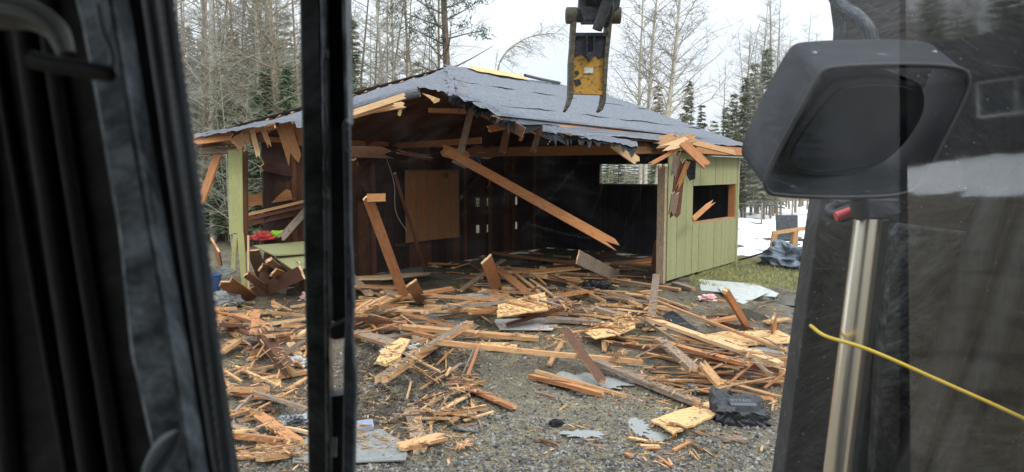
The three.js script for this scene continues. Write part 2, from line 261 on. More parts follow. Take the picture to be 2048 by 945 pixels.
function leafless(seed, H, r0, { from = 0.3, nb = 26, up = 0.9, len = 0.24, twigs = 5, subs = 5, lean = 0.02, stubs = 0, fork = 0 } = {}) {
  const r = rng(seed), t = new Wood(), c = new Wood(), tp = path(V(0, -0.2, 0), V(lean, 1, lean * (r() - 0.5)), H, 12, 0.09, 0, r);
  t.limb(tp, taper(13, r0, r0 * 0.12, 0.8), 8);
  const at = (f) => { const k = Math.min(11, Math.floor(f * 12)); return tp[k].clone().lerp(tp[k + 1], f * 12 - k); };
  for (let b = 0; b < nb; b++) {
    const f = from + (0.97 - from) * (b + r() * 0.8) / nb, az = b * 2.4 + r(), L = H * len * (1.15 - f) * (0.6 + 0.7 * r()), p0 = at(f);
    const bp = path(p0, V(Math.cos(az), up * (0.6 + 0.6 * r()), Math.sin(az)), L, 5, 0.3, 0.02, r); const br = r0 * 0.3 * (1.1 - f) + 0.007;
    (br > 0.02 ? t : c).limb(bp, taper(6, br, 0.006), 4);
    for (let s = 0; s < subs; s++) {
      const k = 1 + Math.floor(r() * 4.99), q = bp[Math.min(k, 5)], dir = V(Math.cos(az) + (r() - 0.5) * 2.2, 0.5 + (r() - 0.3), Math.sin(az) + (r() - 0.5) * 2.2), sp = path(q, dir, L * (0.3 + 0.3 * r()), 3, 0.4, 0.06, r);
      c.limb(sp, taper(4, 0.009, 0.005), 3);
      for (let w = 0; w < twigs; w++) { const q2 = sp[1 + Math.floor(r() * 2.99)]; c.limb(path(q2, V(r() - 0.5, 0.1 + 0.5 * r(), r() - 0.5), 0.25 + 0.45 * r(), 2, 0.5, 0.22, r), [0.0055, 0.0045, 0.003], 3); }
    }
  }
  for (let b = 0; b < stubs; b++) { const f = 0.06 + 0.5 * r(), az = r() * 6.3, p0 = at(f); const L = 0.5 + 1.4 * r(), bp = path(p0, V(Math.cos(az), -0.1 + 0.5 * r(), Math.sin(az)), L, 3, 0.35, 0.03, r); c.limb(bp, taper(4, 0.012, 0.004), 3); for (let w = 0; w < 3; w++) c.limb(path(bp[1 + Math.floor(r() * 2.9)], V(Math.cos(az) + r() - 0.5, r() - 0.4, Math.sin(az) + r() - 0.5), L * 0.4, 2, 0.4, 0.05, r), [0.006, 0.005, 0.003], 3); }
  return [t.geo(), c.geo()];
}
function spruceGeo(seed, H, R, whorls, thin) {
  const r = rng(seed), t = new Wood(), pos = [];
  t.limb(path(V(0, -0.2, 0), V(0, 1, 0), H, 8, 0.03, 0, r), taper(9, H * 0.0095, 0.008), 6);
  for (let w = 0; w < whorls; w++) {
    const f = 0.1 + 0.88 * w / whorls, y = f * H, n = 6 + Math.floor(r() * 3);
    for (let b = 0; b < n; b++) {
      if (r() < thin) continue;
      const az = (b + r()) / n * 6.283, L = R * (1.05 - f) ** 0.85 * (0.6 + 0.55 * r()), bp = path(V(0, y + (r() - 0.5) * H * 0.02, 0), V(Math.cos(az), 0.25 - 0.4 * (1 - f), Math.sin(az)), L, 4, 0.12, -0.02 + 0.03 * r(), r);
      t.limb(bp, taper(5, 0.014, 0.004), 3);
      const m = 6 + Math.floor(L * 9);
      for (let k = 0; k < m; k++) { const g = (k + r()) / m, i = Math.min(3, Math.floor(g * 4)), q = bp[i].clone().lerp(bp[i + 1], g * 4 - i); for (const s of [-1, 1]) { const a2 = az + s * (0.5 + 0.7 * r()), l = 0.14 + 0.3 * r() * (1 - g * 0.5), e = q.clone().add(V(Math.cos(a2) * l, -0.10 * r() - 0.06, Math.sin(a2) * l)), wv = V((r() - 0.5), (r() - 0.5) * 1.2, (r() - 0.5)).normalize().multiplyScalar(0.035 + 0.03 * r()); pos.push(q.x - wv.x, q.y - wv.y, q.z - wv.z, q.x + wv.x, q.y + wv.y, q.z + wv.z, e.x, e.y, e.z); } }
    }
  }
  return [t.geo(), soup(pos)];
}
function pineGeo(seed, H, r0) {
  const r = rng(seed), t = new Wood(), pos = [], tp = path(V(0, -0.2, 0), V(0.01, 1, 0), H, 10, 0.04, 0, r);
  t.limb(tp, taper(11, r0, r0 * 0.25), 8);
  for (let b = 0; b < 46; b++) {
    const f = 0.34 + 0.64 * b / 46, k = Math.min(9, Math.floor(f * 10)), p0 = tp[k].clone().lerp(tp[k + 1], f * 10 - k), az = b * 2.4 + r(), L = (2.6 * (1.12 - f) + 0.5) * (0.6 + 0.6 * r()), bp = path(p0, V(Math.cos(az), 0.1 + 0.5 * f, Math.sin(az)), L, 4, 0.3, -0.03, r);
    t.limb(bp, taper(5, 0.03, 0.008), 4); if (f < 0.45) continue;
    for (let c = 0; c < 9; c++) { const q = bp[1 + Math.floor(r() * 3.99)].clone().add(V((r() - 0.5) * 0.8, (r() - 0.3) * 0.4, (r() - 0.5) * 0.8)); for (let k2 = 0; k2 < 26; k2++) { const d = V(r() - 0.5, r() - 0.4, r() - 0.5).normalize().multiplyScalar(0.12 + 0.16 * r()), o = V(r() - 0.5, r() - 0.5, r() - 0.5).multiplyScalar(0.36), w = V(r() - 0.5, r() - 0.5, r() - 0.5).normalize().multiplyScalar(0.018); const a = q.clone().add(o); pos.push(a.x - w.x, a.y - w.y, a.z - w.z, a.x + w.x, a.y + w.y, a.z + w.z, a.x + d.x, a.y + d.y, a.z + d.z); } }
  }
  return [t.geo(), soup(pos)];
}
const KIND = {
  birch: [0, 1, 2].map((k) => leafless(100 + k, 13, 0.13, { from: 0.28, nb: 34, stubs: 8 })),
  aspen: [0, 1, 2, 3].map((k) => leafless(120 + k, 12, 0.085, { from: 0.12, nb: 30, up: 0.55, len: 0.17, subs: 3, twigs: 3, stubs: 20 })),
  sapling: [0, 1].map((k) => leafless(140 + k, 7, 0.035, { from: 0.1, nb: 24, len: 0.2, subs: 4, twigs: 3, stubs: 12 })),
  spruce: [0, 1, 2].map((k) => spruceGeo(160 + k, 10, 1.7, 34, 0.12)),
  thin: [0, 1].map((k) => spruceGeo(170 + k, 9, 1.05, 34, 0.42)),
  pine: [pineGeo(180, 14, 0.16)],
};
const barkOf = { birch: M.birch, aspen: M.aspen, sapling: M.twigPale, spruce: M.bark, thin: M.bark, pine: M.bark };
const crownOf = { birch: M.twig, aspen: M.twigPale, sapling: M.twigPale, spruce: M.spruce, thin: M.spruceDry, pine: M.pineNeedle };
let treeCount = 0;
const ORD = 'first second third fourth fifth sixth seventh eighth ninth tenth eleventh twelfth thirteenth fourteenth fifteenth sixteenth seventeenth eighteenth nineteenth twentieth twenty-first twenty-second twenty-third twenty-fourth twenty-fifth twenty-sixth twenty-seventh twenty-eighth twenty-ninth thirtieth'.split(' ');
function rankTrees(group, say) { scene.children.filter((o) => o.userData.group === group).sort((a, b) => a.position.x / a.position.z > b.position.x / b.position.z ? -1 : 1).forEach((o, k) => { o.userData.label = say(ORD[k]); }); }
function tree(kind, variant, px, d, scale, name, label, group, leanX = 0, turn) {
  const [tg, cg] = KIND[kind][variant], t = thing(name, label, 'tree', group), x = (px - CX) / F * d, z = -d;
  part('trunk', tg, barkOf[kind], t); part('crown', cg, crownOf[kind], t);
  t.position.set(x, groundHeight(x, z) - 0.05, z); t.scale.setScalar(scale); t.rotation.set(0, turn ?? treeCount++ * 1.7, leanX); return t;
}
// the trees that can be told apart
tree('birch', 0, 519, 23, 1.05, 'birch_tree', 'tall pale twin-barked birch standing behind the torn roof corner over the lime post', null, 0.0);
tree('birch', 1, 424, 22, 0.95, 'birch_tree', 'mossy pale birch beside the ribbed hose of the cab', null, 0.01);
tree('birch', 2, 455, 24, 0.9, 'birch_tree', 'grey birch between the mossy birch and the twin-barked one', null, 0);
tree('birch', 2, 575, 25, 0.95, 'birch_tree', 'leaning white birch just beside the cab window bar', null, -0.06);
tree('birch', 0, 770, 27, 0.95, 'birch_tree', 'white birch rising behind the roof between window bar and ridge', null, 0.0);
tree('birch', 1, 808, 28, 0.9, 'birch_tree', 'slanting birch next to the dark pine, near the ridge', null, -0.07);
tree('pine', 0, 906, 25, 1.05, 'pine_tree', 'dark pine with an open crown standing straight behind the roof ridge');
tree('aspen', 1, 868, 28, 1.1, 'bare_tree', 'thin dark bare tree close beside the tall pine', null, 0.01);
tree('spruce', 0, 968, 31, 0.62, 'spruce_tree', 'bushy green spruce at the foot of the pine, behind the roof peak');
tree('spruce', 1, 925, 33, 0.6, 'spruce_tree', 'low spruce directly behind the ridge of the shed');
{ // the bowed birch, tip hanging over the sky
  const r = rng(205), t = new Wood(), c = new Wood(), d = 30, pts = [[985, 300], [992, 170], [1003, 118], [1030, 90], [1065, 72], [1112, 66]].map(([a, b], i) => P(a, b, d + i * 0.15)); pts[0].y = 0;
  const cv = new THREE.CatmullRomCurve3(pts).getPoints(24); t.limb(cv, taper(25, 0.06, 0.01), 6);
  for (let k = 9; k < 25; k++) for (let b = 0; b < 3; b++) { const bp = path(cv[k], V(0.2 + 0.8 * r(), 0.9 - r() * 1.3, r() - 0.5), 0.4 + 1.1 * r(), 4, 0.6, 0.13, r); c.limb(bp, taper(5, 0.011, 0.005), 3); for (let w = 0; w < 4; w++) c.limb(path(bp[1 + Math.floor(r() * 3.9)], V(r() * 1.0 - 0.2, -0.5 + r() * 0.9, r() - 0.5), 0.25 + 0.4 * r(), 3, 0.7, 0.16, r), taper(4, 0.006, 0.004), 3); }
  const b = thing('bowed_birch', 'slender birch bowed over to one side against the sky beside the pine', 'tree'); part('trunk', t.geo(), M.twigPale, b); part('crown', c.geo(), M.twigPale, b);
}
for (const [px, v, sc, ln, lab] of [[1290, 0, 0.98, 0.0, 'birch stem nearest the bucket, one of the clump behind the roof'], [1306, 1, 1.02, -0.05, 'birch stem tilting outward in the clump behind the roof'], [1330, 2, 1.06, -0.09, 'outermost birch stem fanning towards the hooded lamp'], [1280, 1, 0.9, 0.05, 'birch stem fanning back towards the yellow bucket']]) tree('birch', v, px, 31, sc, 'birch_tree', 'tall bare ' + lab, 'stems of the birch clump', ln);
for (const [px, d, sc, k, lab] of [[1312, 34, 0.70, 1, 'slim spruce inside the birch clump'], [1372, 33, 0.72, 0, 'tallest pointed spruce beside the birch clump'], [1400, 34, 0.60, 1, 'narrow spruce on the lamp side of the tallest spruce'], [1342, 36, 0.55, 0, 'small spruce between the clump stems'], [1237, 35, 0.52, 1, 'short spruce just past the bucket above the roof slope'], [1130, 38, 0.56, 0, 'spruce tip peeking beside the bucket side plate']]) tree('thin', k, px, d, sc, 'spruce_tree', lab);
for (const [px, d, sc, k] of [[1448, 31, 0.56, 0], [1462, 34, 0.66, 1], [1484, 32, 0.72, 0], [1503, 33, 0.8, 1], [1528, 31, 0.84, 0], [1548, 34, 0.75, 1]]) tree('thin', k, px, d, sc, 'spruce_tree', 'thin spruce in the row between the roof corner and the hooded lamp', 'spruces beside the hooded lamp');
for (const [px, d, sc] of [[1437, 34, .62], [1470, 33, .75], [1490, 35, .72], [1512, 34, .86], [1522, 36, .8], [1540, 33, .85]]) tree('aspen', Math.floor(px) % 4, px, d, sc, 'bare_tree', 'thin bare trunk among the spruces beside the hooded lamp', 'bare trunks beside the hooded lamp');
{ // the thicket to the left of the ridge and the stand past the snow
  const r = rng(77);
  for (let k = 0; k < 30; k++) tree('aspen', k % 4, 340 + k * 9.2 + r() * 8, 21 + r() * 14, 0.75 + 0.4 * r(), 'bare_tree', 'thin leafless tree in the thicket behind the lime post and the window bar', 'bare trees of the thicket', (r() - 0.5) * 0.1);
  for (let k = 0; k < 16; k++) tree('aspen', k % 4, 690 + k * 14 + r() * 10, 26 + r() * 12, 0.75 + 0.35 * r(), 'bare_tree', 'thin leafless tree behind the roof between window bar and pine', 'bare trees behind the ridge', (r() - 0.5) * 0.12);
  for (let k = 0; k < 14; k++) tree('sapling', k % 2, 360 + k * 40 * (0.5 + 0.5 * r()) + r() * 20, 20 + r() * 8, 0.7 + 0.5 * r(), 'sapling', 'thin bare sapling at the wood edge behind the shed', 'saplings at the wood edge', (r() - 0.5) * 0.3);
  for (let k = 0; k < 26; k++) tree('aspen', k % 4, 1482 + k * 5.6 + r() * 5, 30 + r() * 14, 0.55 + 0.3 * r(), 'bare_tree', 'pale thin trunk in the stand beyond the snowy yard', 'bare trunks beyond the snow', (r() - 0.5) * 0.06);
  for (let k = 0; k < 12; k++) tree('aspen', k % 4, 1130 + k * 26 + r() * 16, 27 + r() * 12, 0.34 + 0.1 * r(), 'bare_tree', 'short bare tree beyond the shed, glimpsed through its slit window', 'bare trees seen through the slit window', 0);
  for (let k = 0; k < 16; k++) tree('spruce', k % 3, 345 + k * 24 + r() * 16, 30 + r() * 10, 0.62 + 0.42 * r(), 'spruce_tree', 'dark spruce standing back in the thicket behind the bare trees', 'spruces back in the thicket');
}
{ const r = rng(78); for (let k = 0; k < 22; k++) tree('spruce', k % 3, 345 + k * 12 + r() * 12, 19.5 + r() * 7, 0.3 + 0.26 * r(), 'young_spruce', 'young spruce', 'young spruces under the bare trees'); for (let k = 0; k < 8; k++) tree('spruce', k % 3, 690 + k * 30 + r() * 14, 25 + r() * 7, 0.42 + 0.16 * r(), 'young_spruce', 'young spruce', 'young spruces behind the roof'); }
rankTrees('young spruces under the bare trees', (n) => n + ' low young spruce under the bare trees counting from the ribbed hose');
rankTrees('young spruces behind the roof', (n) => n + ' young spruce just behind the roof counting from the window bar');
rankTrees('bare trees of the thicket', (n) => n + ' thin leafless thicket tree counting from the ribbed hose');
rankTrees('bare trees behind the ridge', (n) => n + ' thin leafless tree behind the roof counting from the window bar');
rankTrees('saplings at the wood edge', (n) => n + ' bare sapling at the wood edge counting from the ribbed hose');
rankTrees('bare trunks beyond the snow', (n) => n + ' pale thin trunk beyond the snow counting from the green wall');
rankTrees('bare trees seen through the slit window', (n) => n + ' short bare tree past the shed counting from the bucket');
rankTrees('spruces back in the thicket', (n) => n + ' dark spruce back in the thicket counting from the ribbed hose');
rankTrees('spruces beside the hooded lamp', (n) => n + ' thin spruce beside the hooded lamp counting from the roof corner');
rankTrees('bare trunks beside the hooded lamp', (n) => n + ' bare trunk beside the hooded lamp counting from the roof corner');
{ // far wood: one mass of stems and spruces closing the view
  const r = rng(91), low = spruceGeo(190, 10, 2.1, 22, 0.05)[1], stem = leafless(191, 11, 0.08, { from: 0.25, nb: 14, subs: 3, twigs: 2, stubs: 10 });
  const mk = (geo, m, n, name, fn, label) => { const im = new THREE.InstancedMesh(geo, m, n), o = new THREE.Object3D(); for (let k = 0; k < n; k++) { fn(o, k); o.updateMatrix(); im.setMatrixAt(k, o.matrix); } im.name = name; scene.add(im); tag(im, label, 'forest', null, 'stuff'); };
  const spot = (o, k) => { if (k % 3 === 2) { const a = 0.6 + r() * 4.95, d = (a < 1.15 ? 50 : 26) + r() * 40, x = -Math.sin(a) * d, z = -Math.cos(a) * d, s = 0.8 + 0.5 * r(); o.position.set(x, groundHeight(x, z) - 0.1, z); o.rotation.y = r() * 6; o.scale.set(s, s, s); return; } const left = r() < 0.66, d = 40 + r() * 45, px = left ? -700 + r() * 1720 : 1000 + r() * 1300, x = (px - CX) / F * d, s = left ? (px < 700 ? 0.9 + 0.45 * r() : 0.62 + 0.3 * r()) : (0.42 + 0.16 * r()) * (px > 1430 ? 0.95 : 1); o.position.set(x, groundHeight(x, -d) - 0.1, -d); o.rotation.y = r() * 6; o.scale.set(s, s, s); };
  mk(low, M.spruce, 240, 'far_spruces', spot, 'dark mass of far spruces closing the view behind the yard');
  const spots = []; for (let k = 0; k < 270; k++) { const o = new THREE.Object3D(); spot(o, k); spots.push(o); }
  const set = (o, k) => { o.position.copy(spots[k].position); o.rotation.copy(spots[k].rotation); o.scale.copy(spots[k].scale); };
  mk(stem[0], M.aspen, 270, 'far_stems', set, 'pale far stems of the wood behind the yard'); mk(stem[1], M.twigPale, 270, 'far_twigs', set, 'hazy bare twigs of the far wood behind the yard');
}

// ---------------------------------------------------------------- the half-demolished shed: long axis u, across v, hip roof
const U = V(0.6, 0, -0.8), VV = V(0.8, 0, 0.6), O = V(-0.9, 0, -13), UP = V(0, 1, 0);
const S = (t, s, h) => O.clone().addScaledVector(U, t).addScaledVector(VV, s).add(V(0, h, 0));
const inv = (p) => { const q = p.clone().sub(O); return [q.dot(U), q.dot(VV), p.y]; };
const RIDGE = 3.95, SL = 0.44, T1 = -0.28, T2 = 4.54, EAVE = 2.9, TF = -3.4, TB = 6.75, FR = (RIDGE - (RIDGE - SL * EAVE)) / (T1 - TF);
const nRight = UP.clone().addScaledVector(VV, SL).normalize(), nLeft = UP.clone().addScaledVector(VV, -SL).normalize(), nFront = UP.clone().addScaledVector(U, -FR).normalize();
const shed = thing('shed', 'half-demolished green shed with a torn grey felt hip roof', 'shed');
const roof = sub('roof', shed), frame = sub('roof_frame', shed), left = sub('side_wall', shed), right = sub('window_wall', shed), end = sub('back_wall', shed), ruin = sub('broken_timber', shed);
tag(right, 'pale green boarded wall with a square window hole'); tag(left, 'dark brown boarded wall inside the shed');
const sr = rng(501);
function timber(parent, name, a, b, w, t, m, { ja = 0.03, jb = 0.03, up = UP, endM = M.pale[0], bend = 0, K = 3 } = {}) {
  const mesh = part(name, boardGeo(a.distanceTo(b), w, t, ja, jb, sr, bend, K), [m, m, endM], parent); return along(mesh, a, b, up);
}
// roof felt: courses along the eave, torn off at the near end
const tornR = [[912, 193], [940, 203], [985, 222], [1003, 236], [1040, 243], [1085, 260], [1130, 264], [1180, 276], [1230, 291], [1278, 292], [1318, 277], [1350, 272], [1390, 277], [1420, 283]].map(([a, b]) => inv(onPlane(a, b, nRight, S(0, 0, RIDGE)))).map(([t, s]) => [s, t]).sort((a, b) => a[0] - b[0]);
function interp(list, x) { if (x <= list[0][0]) return list[0][1]; for (let k = 1; k < list.length; k++) if (x <= list[k][0]) { const [a, b] = [list[k - 1], list[k]]; return lerp(a[1], b[1], (x - a[0]) / Math.max(1e-6, b[0] - a[0])); } return list[list.length - 1][1]; }
const interpS = (px) => { const q = [[912, 193], [1278, 292]].find((e) => e[0] === px); return inv(onPlane(q[0], q[1], nRight, S(0, 0, RIDGE)))[1] + 0.001; };
const hipT = (s) => T1 - (T1 - TF) * s / EAVE, backT = (s) => T2 + (TB - T2) * s / EAVE;
const tornT = (s) => Math.max(hipT(s), s < tornR[0][0] ? hipT(s) : interp(tornR, s));
function sheetGrid(nu, nv, fn) { const pos = [], uv = [], idx = []; for (let j = 0; j <= nv; j++) for (let i = 0; i <= nu; i++) { const [p, q] = fn(i / nu, j / nv); pos.push(p.x, p.y, p.z); uv.push(q[0], q[1]); } for (let j = 0; j < nv; j++) for (let i = 0; i < nu; i++) { const a = j * (nu + 1) + i; idx.push(a, a + 1, a + nu + 1, a + 1, a + nu + 2, a + nu + 1); } const g = new THREE.BufferGeometry(); g.setAttribute('position', new THREE.Float32BufferAttribute(pos, 3)); g.setAttribute('uv', new THREE.Float32BufferAttribute(uv, 2)); g.setIndex(idx); g.computeVertexNormals(); return g; }
const courses = [[-0.02, 1.0], [0.94, 1.98], [1.92, 2.94]];
courses.forEach(([s0, s1], c) => {
  part('roofing_felt', sheetGrid(110, 14, (a, b) => {
    const s = lerp(s0, s1, b), rag = 0.09 * N2(s * 9, c) + 0.05 * N2(s * 31, c + 5), t = lerp(tornT(Math.max(0, s)) - 0.12 + rag, backT(Math.max(0, s)) + 0.03, a), near = Math.exp(-(((t - tornT(Math.max(0, s))) / 0.35) ** 2));
    const lift = 0.012 + 0.011 * b + 0.014 * N2(t * 0.8, s * 2 + c * 7) + 0.008 * N2(t * 2.6, s * 4) + (c === 1 && b < 0.2 ? 0.02 * Math.max(0, N2(t * 0.7 + 3, 2)) : 0) + near * (0.03 * N2(s * 7, 3) - 0.05 * Math.max(0, N2(s * 4, 9)));
    return [S(t, s, RIDGE - SL * Math.max(0, s) + lift), [t / 1.2, s / 1.2]];
  }), M.felt, roof);
});
{ // hip facing the yard: the strip of felt left along its edge
  const A = [[903, 136], [845, 154], [783, 172], [717, 192], [690, 200], [640, 214], [600, 226], [556, 238], [480, 255], [430, 263], [385, 270]], B = [[911, 192], [846, 178], [800, 187], [740, 204], [690, 220], [640, 233], [600, 243], [556, 247], [480, 262], [430, 269], [385, 278]];
  const p0 = S(T1, 0, RIDGE), PA = A.map(([x, y]) => onPlane(x, y, nFront, p0)), PB = B.map(([x, y]) => onPlane(x, y, nFront, p0));
  const at = (L, f) => { const k = Math.min(L.length - 2, Math.floor(f * (L.length - 1))); return L[k].clone().lerp(L[k + 1], f * (L.length - 1) - k); };
  part('roofing_felt', sheetGrid(120, 8, (a, b) => { const p = at(PA, a).lerp(at(PB, a), b + (b === 1 ? 0.1 * N2(a * 60, 2) : 0)); p.y += 0.015 + 0.02 * N2(a * 14, b * 2) + (a > 0.15 && a < 0.62 ? -0.10 * b ** 4 : 0); return [p, [a * 6, b]]; }), M.felt, roof);
  // roll of felt folded over the edge
  part('felt_roll', tubeGeo([[838, 181], [790, 192], [735, 207], [692, 219], [660, 228]].map(([x, y]) => onPlane(x, y, nFront, p0).add(V(0, -0.02, 0))), 0.085, 30, 10), M.felt, roof);
  part('felt_flap', slab([[557, 238], [588, 233], [604, 247], [596, 262], [575, 272], [560, 262]], 12.1, 0.02), M.felt, roof);
}
part('roofing_felt', sheetGrid(60, 10, (a, b) => { const s = -EAVE * b - 0.01, t = lerp(hipT(-s), backT(-s), a); return [S(t, s, RIDGE + SL * s + 0.015 + 0.008 * N2(t * 2, s * 2)), [t, s]]; }), M.felt, roof);
part('roofing_felt', sheetGrid(30, 10, (a, b) => { const t = lerp(T2, TB, b) + 0.02, w = EAVE * b, s = lerp(w, -w, a); return [S(t, s, RIDGE - SL * EAVE * b + 0.012), [s, t]]; }), M.felt, roof);
// bare sheathing where the felt has gone at the ridge, and the curled felt beside it
part('bare_sheathing', sheetGrid(12, 3, (a, b) => { const t = lerp(0.12, 1.75, a), s = lerp(-0.02, 0.26 + 0.03 * N2(a * 9, 1), b); return [S(t, Math.max(s, 0), RIDGE - SL * Math.max(0, s) + 0.07 - 0.015 * b), [t, s]]; }), M.osb, roof);
part('curled_felt', tubeGeo([S(1.78, 0.1, 4.0), S(2.1, 0.16, 3.97), S(2.6, 0.12, 3.97), S(3.1, 0.05, 3.98)], 0.03, 24, 8), M.felt, roof);
// sheathing boards under the felt, each with its broken end
for (let k = 0; k < 21; k++) {
  const s = 0.07 + k * 0.1385, y = RIDGE - SL * s - 0.02, t0 = tornT(s) + (s > 2.2 ? (sr() - 0.6) * 0.2 : 0.02 + sr() * 0.2), off = V(0, 0, 0);
  timber(roof, 'sheathing_board', S(t0, s, y).add(off), S(backT(s) - 0.05, s, y), 0.134, 0.02, pick([M.brown[0], M.brown[1], M.orange[1]], sr), { up: nRight, ja: 0.16, jb: 0.01 });
  timber(roof, 'sheathing_board', S(hipT(s) + 0.05, -s, y), S(backT(s) - 0.05, -s, y), 0.134, 0.02, pick(M.brown, sr), { up: nLeft, ja: 0.04, jb: 0.01 });
}
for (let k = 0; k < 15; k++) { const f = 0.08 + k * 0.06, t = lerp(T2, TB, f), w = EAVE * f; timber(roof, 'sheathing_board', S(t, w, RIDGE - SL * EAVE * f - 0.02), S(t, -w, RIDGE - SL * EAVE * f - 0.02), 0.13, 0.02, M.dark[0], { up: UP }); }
// rafters
for (let k = 0; k < 13; k++) {
  const t = -2.4 + k * 0.62, sT = t < T1 ? EAVE * (T1 - t) / (T1 - TF) + 0.1 : t > T2 ? EAVE * (t - T2) / (TB - T2) + 0.1 : 0.03;
  if (sT < 2.4) timber(frame, 'rafter', S(t, -sT, RIDGE - SL * sT - 0.11), S(t, -2.68, RIDGE - SL * 2.68 - 0.11), 0.045, 0.14, M.brown[k % 2], { up: nLeft });
  let s0 = 0.03; while (s0 < 2.6 && (tornT(s0) > t - 0.05 || backT(s0) < t)) s0 += 0.05;
  let ok = s0; for (let s = s0; s < 2.7; s += 0.05) if (tornT(s) > t) { ok = s; break; } else ok = s;
  if (ok - s0 > 0.5) timber(frame, 'rafter', S(t, s0, RIDGE - SL * s0 - 0.11), S(t, Math.min(ok + 0.1, 2.68), RIDGE - SL * Math.min(ok + 0.1, 2.68) - 0.11), 0.045, 0.14, M.brown[k % 2], { up: nRight, jb: 0.1 });
}
timber(frame, 'ridge_beam', S(T1 + 0.1, 0, RIDGE - 0.12), S(T2, 0, RIDGE - 0.12), 0.05, 0.18, M.brown[0]);
timber(frame, 'top_plate', S(-2.6, -2.62, 2.69), S(6.55, -2.62, 2.69), 0.1, 0.09, M.orange[1]);
timber(frame, 'top_plate', S(2.8, 2.55, 2.64), S(6.5, 2.55, 2.64), 0.1, 0.09, M.brown[0]);
timber(frame, 'tie_beam', S(3.02, -2.55, 2.56), S(3.02, 2.5, 2.56), 0.06, 0.2, M.orange[1]);
timber(frame, 'tie_beam', S(4.6, -2.55, 2.66), S(4.6, 2.5, 2.66), 0.05, 0.14, M.brown[1]);
timber(frame, 'tie_beam', S(0.9, -2.55, 2.66), S(0.9, -0.2, 2.72), 0.05, 0.12, M.orange[1], { jb: 0.35 });
// walls of upright boards; holes are real openings
function boardWall(parent, name, place, out, a0, a1, h0, h1, w, mats, holes, thick = 0.025) {
  const cuts = new Set([a0, a1]); for (let a = a0 + w; a < a1 - w * 0.4; a += w * (0.93 + 0.14 * sr())) cuts.add(a);
  for (const H of holes) { for (const c of [...cuts]) if (c > a0 && c < a1 && (Math.abs(c - H[0]) < w * 0.35 || Math.abs(c - H[1]) < w * 0.35)) cuts.delete(c); cuts.add(H[0]); cuts.add(H[1]); }
  const list = [...cuts].sort((x, y) => x - y);
  for (let k = 0; k < list.length - 1; k++) {
    const mid = (list[k] + list[k + 1]) / 2, bw = list[k + 1] - list[k] - 0.006; if (bw < 0.015) continue; let segs = [[h0 + 0.01 * sr(), h1]];
    for (const H of holes) if (mid > H[0] && mid < H[1]) segs = segs.flatMap(([b, t]) => H[2] > b && H[3] < t ? [[b, H[2]], [H[3], t]] : [[b, t]]);
    const m = pick(mats, sr), off = (sr() - 0.5) * 0.008;
    for (const [b, t] of segs) timber(parent, name, place(mid, b).addScaledVector(out, off), place(mid, t).addScaledVector(out, off), bw, thick, m, { up: out, ja: 0.004, jb: 0.004, endM: m, K: 1 });
  }
}
const onWall = (x, y, n, p0) => inv(onPlane(x, y, n, p0));
{
  const n = VV, p0 = S(0, 2.65, 0), a = onWall(1386, 372, n, p0), b = onWall(1470, 446, n, p0), hole = [a[0], b[0], onWall(1386, 449, n, p0)[2], onWall(1388, 372, n, p0)[2]];
  boardWall(right, 'wall_board', (t, h) => S(t, 2.65, h), VV, 2.86, 6.6, 0.04, 2.5, 0.215, M.paint, [hole]);
  // window lining: sill, head and jambs as deep boards
  const jamb = (t, m) => timber(right, 'window_jamb', S(t, 2.57, hole[2]), S(t, 2.57, hole[3]), 0.15, 0.03, m, { up: U, ja: 0, jb: 0 });
  jamb(hole[1] - 0.02, M.orange[0]); jamb(hole[0] + 0.02, M.brown[0]);
  timber(right, 'window_sill', S(hole[0], 2.58, hole[2] + 0.015), S(hole[1], 2.58, hole[2] + 0.015), 0.15, 0.03, M.pine[1], { ja: 0, jb: 0 });
  timber(right, 'wall_end_post', S(2.78, 2.58, 0.0), S(2.78, 2.58, 2.3), 0.15, 0.10, wood(TX.grey, [1.5, 1.45, 1.25]), { up: U, ja: 0.02, jb: 0.2, endM: M.pale[0] });
  timber(right, 'corner_board', S(6.62, 2.66, 0.02), S(6.62, 2.66, 2.45), 0.1, 0.03, M.paint[0], { up: VV, ja: 0, jb: 0 });
  for (const t of [3.5, 4.9, 5.7]) timber(right, 'stud', S(t, 2.58, 0.05), S(t, 2.58, hole[2] - 0.04), 0.045, 0.09, M.brown[0], { up: U });
  timber(right, 'soffit_board', S(4.3, 2.79, 2.44), S(6.74, 2.79, 2.44), 0.24, 0.02, M.white, { ja: 0.2, endM: M.white });
  timber(right, 'fascia_board', S(3.2, 2.93, 2.56), S(6.74, 2.93, 2.56), 0.17, 0.025, M.orange[0], { up: VV, ja: 0.5 });
  timber(right, 'fascia_end', S(6.77, 2.9, 2.55), S(6.77, 2.35, 2.57), 0.2, 0.022, M.grey[0], { up: U });
}
